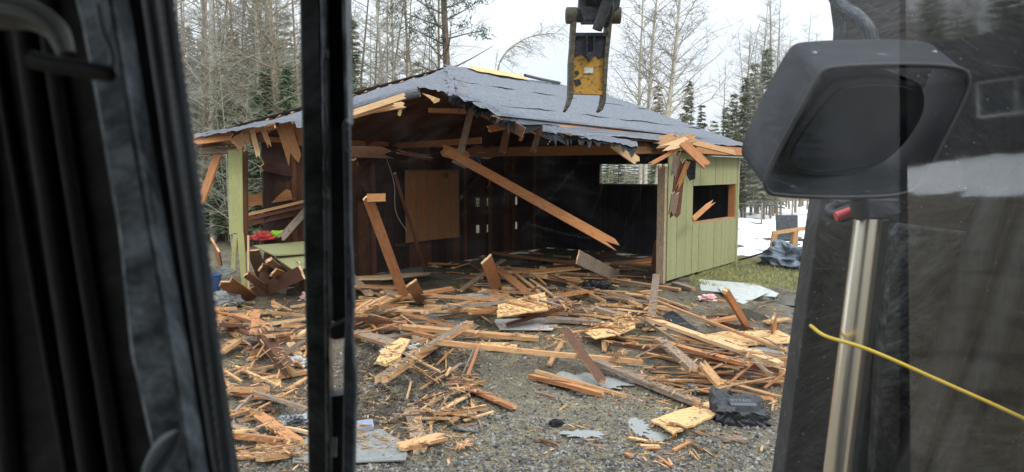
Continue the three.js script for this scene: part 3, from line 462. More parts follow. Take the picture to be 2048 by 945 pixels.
{
  const n = VV, p0 = S(0, -2.62, 0), h = (x0, x1, y0, y1) => { const a = onWall(x0, y0, n, p0), b = onWall(x1, y1, n, p0), c = onWall(x0, y1, n, p0); return [a[0], b[0], c[2], a[2]]; };
  const holes = [h(948.5, 959, 396, 414), h(970, 981, 395, 412), h(1027, 1035, 394, 410)], low = [h(948.5, 958, 451, 467), h(970, 980, 450, 465), h(1025, 1034, 445, 459)];
  const all = holes.map((H, k) => [[H[0], H[1], H[2], H[3]], [H[0], H[1], low[k][2], low[k][3]]]).flat();
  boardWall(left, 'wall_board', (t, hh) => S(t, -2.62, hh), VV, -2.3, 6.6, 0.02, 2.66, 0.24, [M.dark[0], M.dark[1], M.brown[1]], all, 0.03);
  all.forEach(([a, b, c, d]) => { timber(left, 'hatch_trim', S(a - 0.012, -2.59, c - 0.02), S(a - 0.012, -2.59, d + 0.02), 0.03, 0.05, M.brown[0], { up: VV, ja: 0, jb: 0, K: 1 }); });
  // plank door leaning in the wall
  const D = h(801, 909, 340, 486), nb = 5, door = sub('plank_door', shed); tag(door, 'brown plank door standing in the dark wall');
  for (let k = 0; k < nb; k++) { const t = lerp(D[0], D[1], (k + 0.5) / nb); timber(door, 'door_plank', S(t, -2.5, D[2]), S(t, -2.5, D[3]), (D[1] - D[0]) / nb - 0.025, 0.03, M.orange[1], { up: VV, ja: 0.01, jb: 0, K: 1 }); }
  for (let k = 0; k <= nb; k++) { const t = lerp(D[0], D[1], k / nb); timber(door, 'door_batten', S(t, -2.485, D[2]), S(t, -2.485, D[3]), 0.014, 0.02, M.grey[0], { up: VV, ja: 0, jb: 0, K: 1 }); }
  timber(door, 'door_rail', S(D[0], -2.46, D[3] - 0.02), S(D[1], -2.46, D[3] - 0.02), 0.03, 0.03, M.grey[1], { up: VV, K: 1 });
  const ringAt = onPlane(892, 351, n, S(0, -2.45, 0)), g = new THREE.TorusGeometry(0.05, 0.014, 8, 18); part('door_ring', g, M.steel, door).position.copy(ringAt); door.children[door.children.length - 1].lookAt(ringAt.clone().add(VV));
  // cross framing of the dark wall
  timber(left, 'wall_rail', S(3.0, -2.57, 1.12), S(6.5, -2.57, 1.12), 0.1, 0.05, M.dark[0], { up: VV });
  for (const [x0, y0, x1, y1] of [[712, 330, 790, 300], [820, 300, 705, 318], [990, 320, 920, 395], [760, 410, 700, 340]]) timber(left, 'wall_brace', onPlane(x0, y0, n, S(0, -2.5, 0)), onPlane(x1, y1, n, S(0, -2.5, 0)), 0.14, 0.03, M.dark[0], { up: VV, ja: 0.1, jb: 0.1 });
  for (let k = 0; k < 9; k++) { const t = -1.7 + k * 0.95; if (t > D[0] - 0.1 && t < D[1] + 0.1) continue; timber(left, 'stud', S(t, -2.55, 0.05), S(t, -2.55, 2.62), 0.05, 0.1, M.brown[k % 2], { up: U, ja: 0.01, jb: 0.01 }); }
  for (const [a, b, c, e] of [[S(0.4, -2.45, 2.6), S(0.55, -2.3, 1.9), S(0.5, -2.2, 1.3), S(0.7, -2.1, 0.9)], [S(3.2, -2.3, 2.5), S(3.25, -2.1, 2.1), S(3.3, -2.0, 1.9), S(3.1, -1.9, 1.75)], [S(5.2, 2.4, 2.45), S(4.7, 2.3, 2.05), S(4.75, 2.3, 1.6), S(4.8, 2.2, 1.2)]]) part('hanging_cable', tubeGeo([a, b, c, e], 0.008, 24, 6), M.sheet, left);
  // front corner of that wall: lime painted board split at the foot
  const lp = (x, y, d = 12.25) => P(x, y, d);
  timber(left, 'corner_board', lp(472, 470), lp(470, 300), 0.235, 0.03, M.lime[0], { up: V(0, 0, 1), ja: 0.02, jb: 0.03 });
  timber(left, 'corner_board', lp(466, 540), lp(470, 466), 0.075, 0.03, M.lime[0], { up: V(0, 0, 1), ja: 0.03 });
  timber(left, 'corner_board', lp(493, 604, 12.2), lp(480, 466), 0.11, 0.03, M.lime[0], { up: V(0, 0, 1), ja: 0.1 });
  timber(left, 'corner_stud', lp(490, 505, 12.4), lp(488, 300, 12.4), 0.09, 0.09, M.brown[0], { up: V(0, 0, 1) });
  timber(left, 'corner_stud', lp(497, 590, 12.1), lp(496, 470, 12.2), 0.03, 0.03, M.pale[0], { up: V(0, 0, 1), ja: 0.1 });
  // split planks still nailed across the opening beside it
  for (const [x0, y0, x1, y1, w, m] of [[478, 405, 590, 388, 0.2, M.orange[1]], [486, 432, 622, 400, 0.05, M.pine[0]], [486, 440, 615, 412, 0.06, M.brown[0]], [486, 450, 600, 425, 0.09, M.brown[1]], [560, 480, 622, 410, 0.13, M.grey[0]], [520, 330, 590, 345, 0.2, M.dark[0]]]) timber(left, 'split_plank', P(x0, y0, 12.5), P(x1, y1, 13.2), w, 0.03, m, { up: V(0, 0.15, 1), ja: 0.1, jb: 0.15 });
}
{
  const n = U, p0 = S(6.6, 0, 0), A = onPlane(1203, 329, n, p0), B = onPlane(1348, 371, n, p0), C = onPlane(1203, 367, n, p0), sA = inv(A)[1], sB = Math.min(2.45, inv(B)[1]);
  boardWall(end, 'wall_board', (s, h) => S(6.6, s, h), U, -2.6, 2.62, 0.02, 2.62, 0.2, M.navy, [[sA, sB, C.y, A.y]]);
  timber(end, 'window_sill', S(6.54, sA, C.y - 0.02), S(6.54, sB, C.y - 0.02), 0.12, 0.03, M.grey[1], { ja: 0, jb: 0 });
  for (const s of [sA, sB]) timber(end, 'window_jamb', S(6.55, s, C.y), S(6.55, s, A.y), 0.1, 0.03, M.grey[1], { up: VV, ja: 0, jb: 0 });
}
// broken timber hanging from the roof edge and the wall ends
const BR = [ // x0 y0 d0 x1 y1 d1 width thick tone jagA jagB
  [890, 300, 13.4, 1247, 499, 11.7, 0.16, 0.045, 'orange', 0.1, 0.35], [856, 221, 13.2, 985, 225, 13.4, 0.08, 0.05, 'orange', 0.02, 0.1], [941, 226, 12.4, 921, 306, 12.3, 0.11, 0.045, 'grey', 0.05, 0.02],
  [975, 259, 11.9, 1022, 249, 12.0, 0.11, 0.04, 'orange', 0.04, 0.2], [1017, 250, 12.2, 1004, 308, 12.2, 0.12, 0.04, 'brown', 0.02, 0.05], [1078, 262, 12.4, 1066, 306, 12.4, 0.10, 0.03, 'grey', 0.02, 0.05], [1045, 270, 12.1, 1040, 284, 12.1, 0.06, 0.02, 'orange', 0.02, 0.05],
  [1224, 287, 12.3, 1279, 326, 12.1, 0.15, 0.045, 'pale', 0.05, 0.12], [1236, 303, 12.9, 1312, 299, 12.9, 0.13, 0.03, 'pine', 0.05, 0.25], [1296, 332, 12.6, 1392, 278, 12.9, 0.07, 0.03, 'orange', 0.15, 0.05], [1304, 296, 12.7, 1392, 274, 12.9, 0.17, 0.02, 'pine', 0.4, 0.05], [1318, 302, 12.6, 1378, 280, 12.8, 0.15, 0.025, 'pale', 0.4, 0.1], [1350, 276, 12.8, 1470, 306, 14.6, 0.12, 0.03, 'pine', 0.1, 0.05], [1364, 284, 12.6, 1416, 333, 12.4, 0.16, 0.04, 'orange', 0.05, 0.06], [1290, 286, 12.9, 1350, 271, 13.0, 0.1, 0.02, 'pine', 0.3, 0.05],
  [688, 232, 10.5, 812, 191, 10.6, 0.09, 0.025, 'pale', 0.2, 0.06], [690, 238, 10.6, 790, 209, 10.6, 0.07, 0.025, 'pine', 0.2, 0.1], [735, 222, 10.7, 812, 209, 10.8, 0.10, 0.03, 'pale', 0.2, 0.1], [803, 210, 10.8, 797, 234, 10.8, 0.05, 0.02, 'pale', 0.02, 0.08], [640, 247, 10.8, 735, 222, 10.7, 0.08, 0.025, 'orange', 0.1, 0.1],
  [503, 258, 11.9, 518, 318, 11.9, 0.08, 0.02, 'pale', 0.02, 0.1], [523, 254, 11.9, 542, 298, 11.9, 0.08, 0.02, 'pine', 0.02, 0.15], [566, 246, 11.8, 594, 334, 11.8, 0.25, 0.02, 'orange', 0.02, 0.3], [590, 246, 11.9, 606, 300, 11.9, 0.2, 0.02, 'orange', 0.02, 0.3], [472, 268, 12.0, 500, 296, 12.0, 0.3, 0.02, 'pine', 0.05, 0.25], [385, 282, 12.0, 470, 270, 12.0, 0.16, 0.03, 'orange', 0.1, 0.2], [386, 290, 12.2, 478, 283, 12.3, 0.1, 0.05, 'brown', 0.05, 0.1], [480, 262, 11.95, 556, 250, 11.95, 0.14, 0.03, 'orange', 0.1, 0.25], [436, 308, 12.3, 399, 412, 12.0, 0.14, 0.04, 'orange', 0.05, 0.1], [398, 303, 12.3, 476, 300, 12.35, 0.12, 0.05, 'grey', 0.02, 0.05],
  [700, 304, 13.2, 790, 306, 13.4, 0.22, 0.04, 'brown', 0.05, 0.3], [790, 303, 13.4, 870, 318, 13.6, 0.08, 0.03, 'brown', 0.2, 0.25], [880, 300, 13.6, 945, 318, 13.6, 0.22, 0.03, 'orange', 0.1, 0.3], [958, 314, 13.6, 1005, 300, 13.7, 0.18, 0.03, 'brown', 0.2, 0.1], [904, 322, 13.3, 935, 337, 13.3, 0.05, 0.03, 'grey', 0.02, 0.1],
  [1362, 316, 12.7, 1350, 438, 12.75, 0.17, 0.05, 'brown', 0.1, 0.1], [1377, 322, 12.6, 1353, 384, 12.7, 0.08, 0.04, 'orange', 0.05, 0.2], [1356, 300, 12.65, 1348, 360, 12.7, 0.12, 0.03, 'grey', 0.2, 0.3], [1352, 380, 12.6, 1344, 432, 12.7, 0.13, 0.03, 'grey', 0.15, 0.1], [1385, 440, 13.7, 1432, 398, 14.2, 0.1, 0.03, 'orange', 0.05, 0.3], [1314, 478, 14.3, 1306, 548, 14.2, 0.1, 0.04, 'brown', 0.2, 0.02], [1332, 500, 14.2, 1306, 552, 14.1, 0.06, 0.03, 'brown', 0.1, 0.05],
];
for (const [x0, y0, d0, x1, y1, d1, w, t, tone, ja, jb] of BR) timber(ruin, 'broken_board', P(x0, y0, d0), P(x1, y1, d1), w, t, pick(M[tone], sr), { up: V((sr() - 0.5) * 0.5, 0.35, 1), ja, jb });
part('torn_sheathing', slab([[1020, 241], [1040, 240], [1080, 243], [1096, 252], [1108, 263], [1100, 268], [1086, 264], [1070, 269], [1058, 263], [1046, 264], [1040, 254]], 11.8, 0.02), M.osb, ruin);
part('torn_sheathing', slab([[843, 186], [858, 190], [880, 198], [878, 203], [868, 207], [860, 198]], 10.6, 0.02), M.osb, ruin);
part('torn_felt', slab([[1374, 318], [1392, 322], [1391, 358], [1380, 362], [1374, 350]], 12.6, 0.02), M.feltDark, ruin);
// felt hanging down over the broken boards along the torn edge
{
  const poly = tornR.filter(([s]) => s < interpS(1278)).map(([s, t]) => [t, s]), n = 220, at = (f) => { const k = Math.min(poly.length - 2, Math.floor(f * (poly.length - 1))), q = f * (poly.length - 1) - k; return [lerp(poly[k][0], poly[k + 1][0], q), lerp(poly[k][1], poly[k + 1][1], q)]; };
  const hang = (reach, drop, rough, lift) => sheetGrid(n, 4, (a, b) => { const [t, s] = at(a), w = b ** 1.2, rag = 1 + rough * (N2(a * 26, 3) + 0.7 * N2(a * 71, 8) + 0.4 * N2(a * 160, 5)); const p = S(t + 0.16 - (0.16 + reach * rag) * w * 0.7, s - 0.12 + (0.12 + reach * rag) * w * 0.6, 0); p.y = RIDGE - SL * s + lift - drop * rag * w ** 2.2 + 0.012 * N2(a * 30, b * 3) + 0.05 * (1 - b); return [p, [a * 5, b * 0.3]]; });
  part('hanging_felt', hang(0.05, 0.05, 0.4, 0.03), M.felt, roof); part('hanging_felt', hang(0.06, 0.12, 0.9, 0.012), M.feltDark, roof);
}
// ragged fringe of tar felt under the torn edge, tuft by tuft
{ const r = rng(88), P0 = []; for (let k = 0; k < 260; k++) { const s = 0.45 + 2.3 * r(), t = tornT(s) - 0.05 + 0.09 * r(), a = S(t, s, RIDGE - SL * s - 0.01), w = VV.clone().multiplyScalar(0.02 + 0.04 * r()), e = a.clone().addScaledVector(U, -0.03 - 0.06 * r()).add(V(0, -0.03 - 0.09 * r(), 0)); const b = a.clone().add(w), c = a.clone().sub(w), q = e.clone().add(V(0.01, 0.01, 0.01)); P0.push(b.x, b.y, b.z, c.x, c.y, c.z, e.x, e.y, e.z, b.x, b.y, b.z, e.x, e.y, e.z, q.x, q.y, q.z); } const f = part('felt_fringe', soup(P0, new Array(P0.length / 3 * 2).fill(0.3)), M.feltDark, roof); f.userData.kind = 'stuff'; }

// ---------------------------------------------------------------- debris: every board is laid down to rest on what lies below it
const HX0 = -9, HX1 = 10, HZ0 = -21, HZ1 = -4, CELL = 0.035, HW = Math.ceil((HX1 - HX0) / CELL), HH = Math.ceil((HZ1 - HZ0) / CELL), hm = new Float32Array(HW * HH);
for (let j = 0; j < HH; j++) for (let i = 0; i < HW; i++) hm[j * HW + i] = groundHeight(HX0 + (i + 0.5) * CELL, HZ0 + (j + 0.5) * CELL);
const hAt = (x, z) => { const i = clamp(Math.floor((x - HX0) / CELL), 0, HW - 1), j = clamp(Math.floor((z - HZ0) / CELL), 0, HH - 1); return hm[j * HW + i]; };
const onHeap = (px, py) => { let h = 0; for (let k = 0; k < 4; k++) { const p = G(px, py, h); h = Math.min(0.22, hAt(p.x, p.z)); } return G(px, py, h); };
const dr = rng(909);
function restBoard(mesh, a, b, w, t, roll = 0) { // a, b on the ground plan; lets the board settle on its two highest supports
  const L = Math.hypot(b.x - a.x, b.z - a.z), n = Math.max(4, Math.ceil(L / 0.05)), nx = -(b.z - a.z) / L, nz = (b.x - a.x) / L, pts = [];
  for (let k = 0; k <= n; k++) { const f = k / n; let h = -9; for (const s of [-0.45, 0, 0.45]) h = Math.max(h, hAt(lerp(a.x, b.x, f) + nx * w * s, lerp(a.z, b.z, f) + nz * w * s)); pts.push([f, h]); }
  const hull = []; for (const p of pts) { while (hull.length > 1) { const [q, r] = [hull[hull.length - 2], hull[hull.length - 1]]; if ((r[1] - q[1]) * (p[0] - q[0]) <= (p[1] - q[1]) * (r[0] - q[0])) hull.pop(); else break; } hull.push(p); }
  let e = 1; while (e < hull.length - 1 && hull[e][0] < 0.5) e++; const [p, q] = [hull[e - 1], hull[e]], m = clamp((q[1] - p[1]) / (q[0] - p[0]), -L * 0.7, L * 0.7), y = (f) => p[1] + m * (f - p[0]);
  const lift = t / 2 + 0.001 + Math.abs(Math.sin(roll)) * w * 0.35, A = V(a.x, y(0) + lift, a.z), B = V(b.x, y(1) + lift, b.z);
  along(mesh, A, B, V(nx * Math.sin(roll), Math.cos(roll), nz * Math.sin(roll)));
  const steps = Math.ceil(L / (CELL * 0.7)), ws = Math.max(1, Math.ceil(w / (CELL * 0.7)));
  for (let k = 0; k <= steps; k++) for (let s = 0; s <= ws; s++) { const f = k / steps, o = (s / ws - 0.5) * w, x = lerp(a.x, b.x, f) + nx * o, z = lerp(a.z, b.z, f) + nz * o, i = Math.floor((x - HX0) / CELL), j = Math.floor((z - HZ0) / CELL); if (i >= 0 && j >= 0 && i < HW && j < HH) hm[j * HW + i] = Math.max(hm[j * HW + i], y(f) + t); }
  return mesh;
}
const fullLength = (a, b) => Math.hypot(b.x - a.x, b.z - a.z);
const faces = (tone) => [pick(M[tone], dr), pick((tone === 'grey' || tone === 'brown') && dr() < 0.45 ? M.pine : M[tone], dr), pick(M.pale, dr)];   // weathered or stained outside, fresh wood inside
function plank(x0, y0, x1, y1, w, t, tone, label, { ja = 0.06, jb = 0.06, roll = 0, name = 'plank', group, cat = 'plank' } = {}) {
  const a = onHeap(x0, y0), b = onHeap(x1, y1), L = fullLength(a, b), m = new THREE.Mesh(boardGeo(L, w, t, ja, jb, dr, (dr() - 0.5) * 0.01 * L), faces(tone));
  m.name = numbered(name); scene.add(m); tag(m, label, cat, group); return restBoard(m, a, b, w, t, roll);
}
function sheet(pts, t, material, name, label, cat, { lift = 0, jag = 0 } = {}) { // flat torn panel lying on the heap
  const mid = onHeap(pts.reduce((q, p) => q + p[0], 0) / pts.length, pts.reduce((q, p) => q + p[1], 0) / pts.length).y, g0 = pts.map(([x, y]) => G(x, y, mid)), c = g0.reduce((s, p) => s.add(p), V(0, 0, 0)).divideScalar(g0.length); let sxx = 0, szz = 0, sxz = 0, sxy = 0, szy = 0, hs = [];
  const inside = (x, z) => { let k = false; for (let i = 0, j = g0.length - 1; i < g0.length; j = i++) if ((g0[i].z > z) !== (g0[j].z > z) && x < (g0[j].x - g0[i].x) * (z - g0[i].z) / (g0[j].z - g0[i].z) + g0[i].x) k = !k; return k; };
  const lo = V(1e9, 0, 1e9), hi = V(-1e9, 0, -1e9); g0.forEach((p) => { lo.min(p); hi.max(p); });
  for (let x = lo.x; x <= hi.x; x += CELL) for (let z = lo.z; z <= hi.z; z += CELL) if (inside(x, z)) hs.push([x - c.x, z - c.z, hAt(x, z)]);
  const mean = hs.reduce((s, h) => s + h[2], 0) / hs.length; for (const [x, z, h] of hs) { sxx += x * x; szz += z * z; sxz += x * z; sxy += x * (h - mean); szy += z * (h - mean); }
  const det = sxx * szz - sxz * sxz || 1, A = clamp((sxy * szz - szy * sxz) / det, -0.12, 0.12), B = clamp((szy * sxx - sxy * sxz) / det, -0.12, 0.12), over = hs.map(([x, z, h]) => h - mean - A * x - B * z).sort((p, q) => p - q), y0 = mean + over[Math.floor(over.length * 0.9)] + 0.002 + lift;
  const ring = []; for (let k = 0; k < g0.length; k++) { const p = g0[k], q = g0[(k + 1) % g0.length], n = jag ? Math.max(1, Math.round(p.distanceTo(q) / 0.07)) : 1; for (let i = 0; i < n; i++) { const f = i / n, o = i ? jag * (dr() - 0.5) : 0; ring.push(new THREE.Vector2(lerp(p.x, q.x, f) - c.x + o, -(lerp(p.z, q.z, f) - c.z) + (i ? jag * (dr() - 0.5) : 0))); } }
  const g = new THREE.ExtrudeGeometry(new THREE.Shape(ring), { depth: t, bevelEnabled: false }).rotateX(-Math.PI / 2), p = g.attributes.position;
  for (let i = 0; i < p.count; i++) p.setY(i, p.getY(i) + A * p.getX(i) + B * p.getZ(i) + 0.012 * N2(p.getX(i) * 2 + c.x, p.getZ(i) * 2) * (lift ? 2 : 0)); g.computeVertexNormals();
  const m = solo(name, g, material, label, cat); m.position.set(c.x, y0, c.z);
  for (const [x, z] of hs) { const i = Math.floor((x + c.x - HX0) / CELL), j = Math.floor((z + c.z - HZ0) / CELL); if (i >= 0 && j >= 0 && i < HW && j < HH) hm[j * HW + i] = Math.max(hm[j * HW + i], y0 + A * x + B * z + t); }
  return m;
}
// loose offcuts and splinters: zones of the heap [px range, py range, count, main direction, tones, label, group]
function scatter(n, x0, x1, y0, y1, ang, spread, len, wid, tones, label, group, name = 'splinter') {
  for (let k = 0; k < n; k++) {
    const c = onHeap(lerp(x0, x1, dr()), lerp(y0, y1, dr())), a = ang + (dr() - 0.5) * spread, L = lerp(len[0], len[1], dr() ** 1.7), w = lerp(wid[0], wid[1], dr() ** 1.5), t = clamp(w * (0.25 + 0.4 * dr()), 0.012, 0.045), dx = Math.cos(a) * L / 2, dz = -Math.sin(a) * L / 2, tone = pick(tones, dr);
    const m = new THREE.Mesh(boardGeo(L, w, t, L * 0.05 + 0.14 * dr() * L, L * 0.05 + 0.2 * dr() * L, dr, (dr() - 0.5) * 0.03 * L), faces(tone)); m.name = numbered(name); scene.add(m); tag(m, label, 'wood scrap', group); loose.push([m, c, tone, name, L]);
    restBoard(m, V(c.x - dx, 0, c.z - dz), V(c.x + dx, 0, c.z + dz), w, t, (dr() - 0.5) * 0.5);
  }
}
const loose = [];
const FRESH = ['pine', 'orange', 'pine', 'pale', 'grey', 'pine', 'grey', 'orange', 'brown', 'grey', 'pine'];
// sheets lying lowest
sheet([[1398, 566], [1512, 574], [1558, 590], [1552, 596], [1402, 585]], 0.012, M.sheet, 'board_panel', 'large pale grey panel lying on wet ground beyond the green wall corner', 'panel');
sheet([[1436, 588], [1540, 597], [1486, 613], [1448, 601]], 0.012, M.sheet, 'board_panel', 'small pale panel overlapping the large grey panel near pink insulation', 'panel', { lift: 0.01 });
sheet([[985, 642], [1080, 648], [1140, 644], [1104, 672], [1000, 662]], 0.012, M.white, 'board_panel', 'white panel sticking out under the split strand board chunk', 'panel');
sheet([[912, 598], [985, 585], [1003, 598], [930, 608]], 0.012, M.sheet, 'board_panel', 'pale greenish panel lying flat before the shed opening', 'panel');
sheet([[1445, 702], [1570, 696], [1568, 731], [1470, 734]], 0.008, M.greySheet, 'board_panel', 'dark grey panel under the yellow strand board near the boom', 'panel');
sheet([[700, 868], [760, 866], [815, 905], [812, 940], [690, 945]], 0.01, M.greySheet, 'board_panel', 'grey sheet on the ground at the foot of the cab window bar', 'panel');
sheet([[702, 852], [745, 852], [748, 868], [704, 870]], 0.03, M.blueSheet, 'trim_piece', 'light blue painted strip beside the grey sheet', 'trim');
sheet([[588, 905], [612, 880], [640, 885], [640, 944], [585, 944]], 0.01, M.greySheet, 'board_panel', 'grey sheet on the ground beneath the broad cab window bar', 'panel');
sheet([[800, 640], [905, 638], [960, 655], [930, 672], [800, 672]], 0.006, M.greySheet, 'board_panel', 'wet grey slab piece behind the long straight beam', 'panel');
sheet([[745, 545], [850, 540], [860, 560], [760, 565]], 0.006, M.greySheet, 'board_panel', 'grey floor sheet inside the shed behind the leaning orange beam', 'panel');
// first layer of offcuts
scatter(44, 432, 612, 610, 720, 0.3, 3.2, [0.25, 1.0], [0.04, 0.12], FRESH, 'broken pine offcut in the heap between hose and window bar', 'offcuts between hose and window bar');
scatter(34, 440, 612, 730, 930, 0.2, 2.4, [0.2, 0.9], [0.015, 0.08], FRESH, 'splintered wood low in the corner between hose and window bar', 'splinters in the low corner', 'offcut');
scatter(46, 705, 860, 590, 700, 0.25, 2.0, [0.3, 1.7], [0.03, 0.11], FRESH, 'broken pine offcut beside the window bar before the opening', 'offcuts beside the window bar');
scatter(60, 940, 1240, 540, 650, -0.45, 1.5, [0.4, 1.8], [0.03, 0.11], FRESH, 'split board in the dense heap before the opening', 'boards of the dense heap');
scatter(32, 1220, 1330, 560, 700, -0.4, 1.6, [0.25, 0.9], [0.04, 0.1], FRESH, 'splintered offcut lying before the green wall end', 'offcuts before the wall end');
scatter(34, 1290, 1570, 690, 790, -0.4, 0.9, [0.4, 1.9], [0.02, 0.08], FRESH, 'thin split batten in the heap beside the boom', 'battens beside the boom');
scatter(34, 700, 1320, 505, 545, -0.1, 1.6, [0.4, 1.6], [0.05, 0.14], ['brown', 'dark', 'grey', 'orange'], 'dull brown board on the floor inside the shed', 'boards on the shed floor');
scatter(18, 500, 700, 540, 600, 0.4, 1.8, [0.3, 1.2], [0.05, 0.14], ['brown', 'grey', 'orange', 'pine'], 'broken board at the foot of the lime post', 'boards at the lime post');
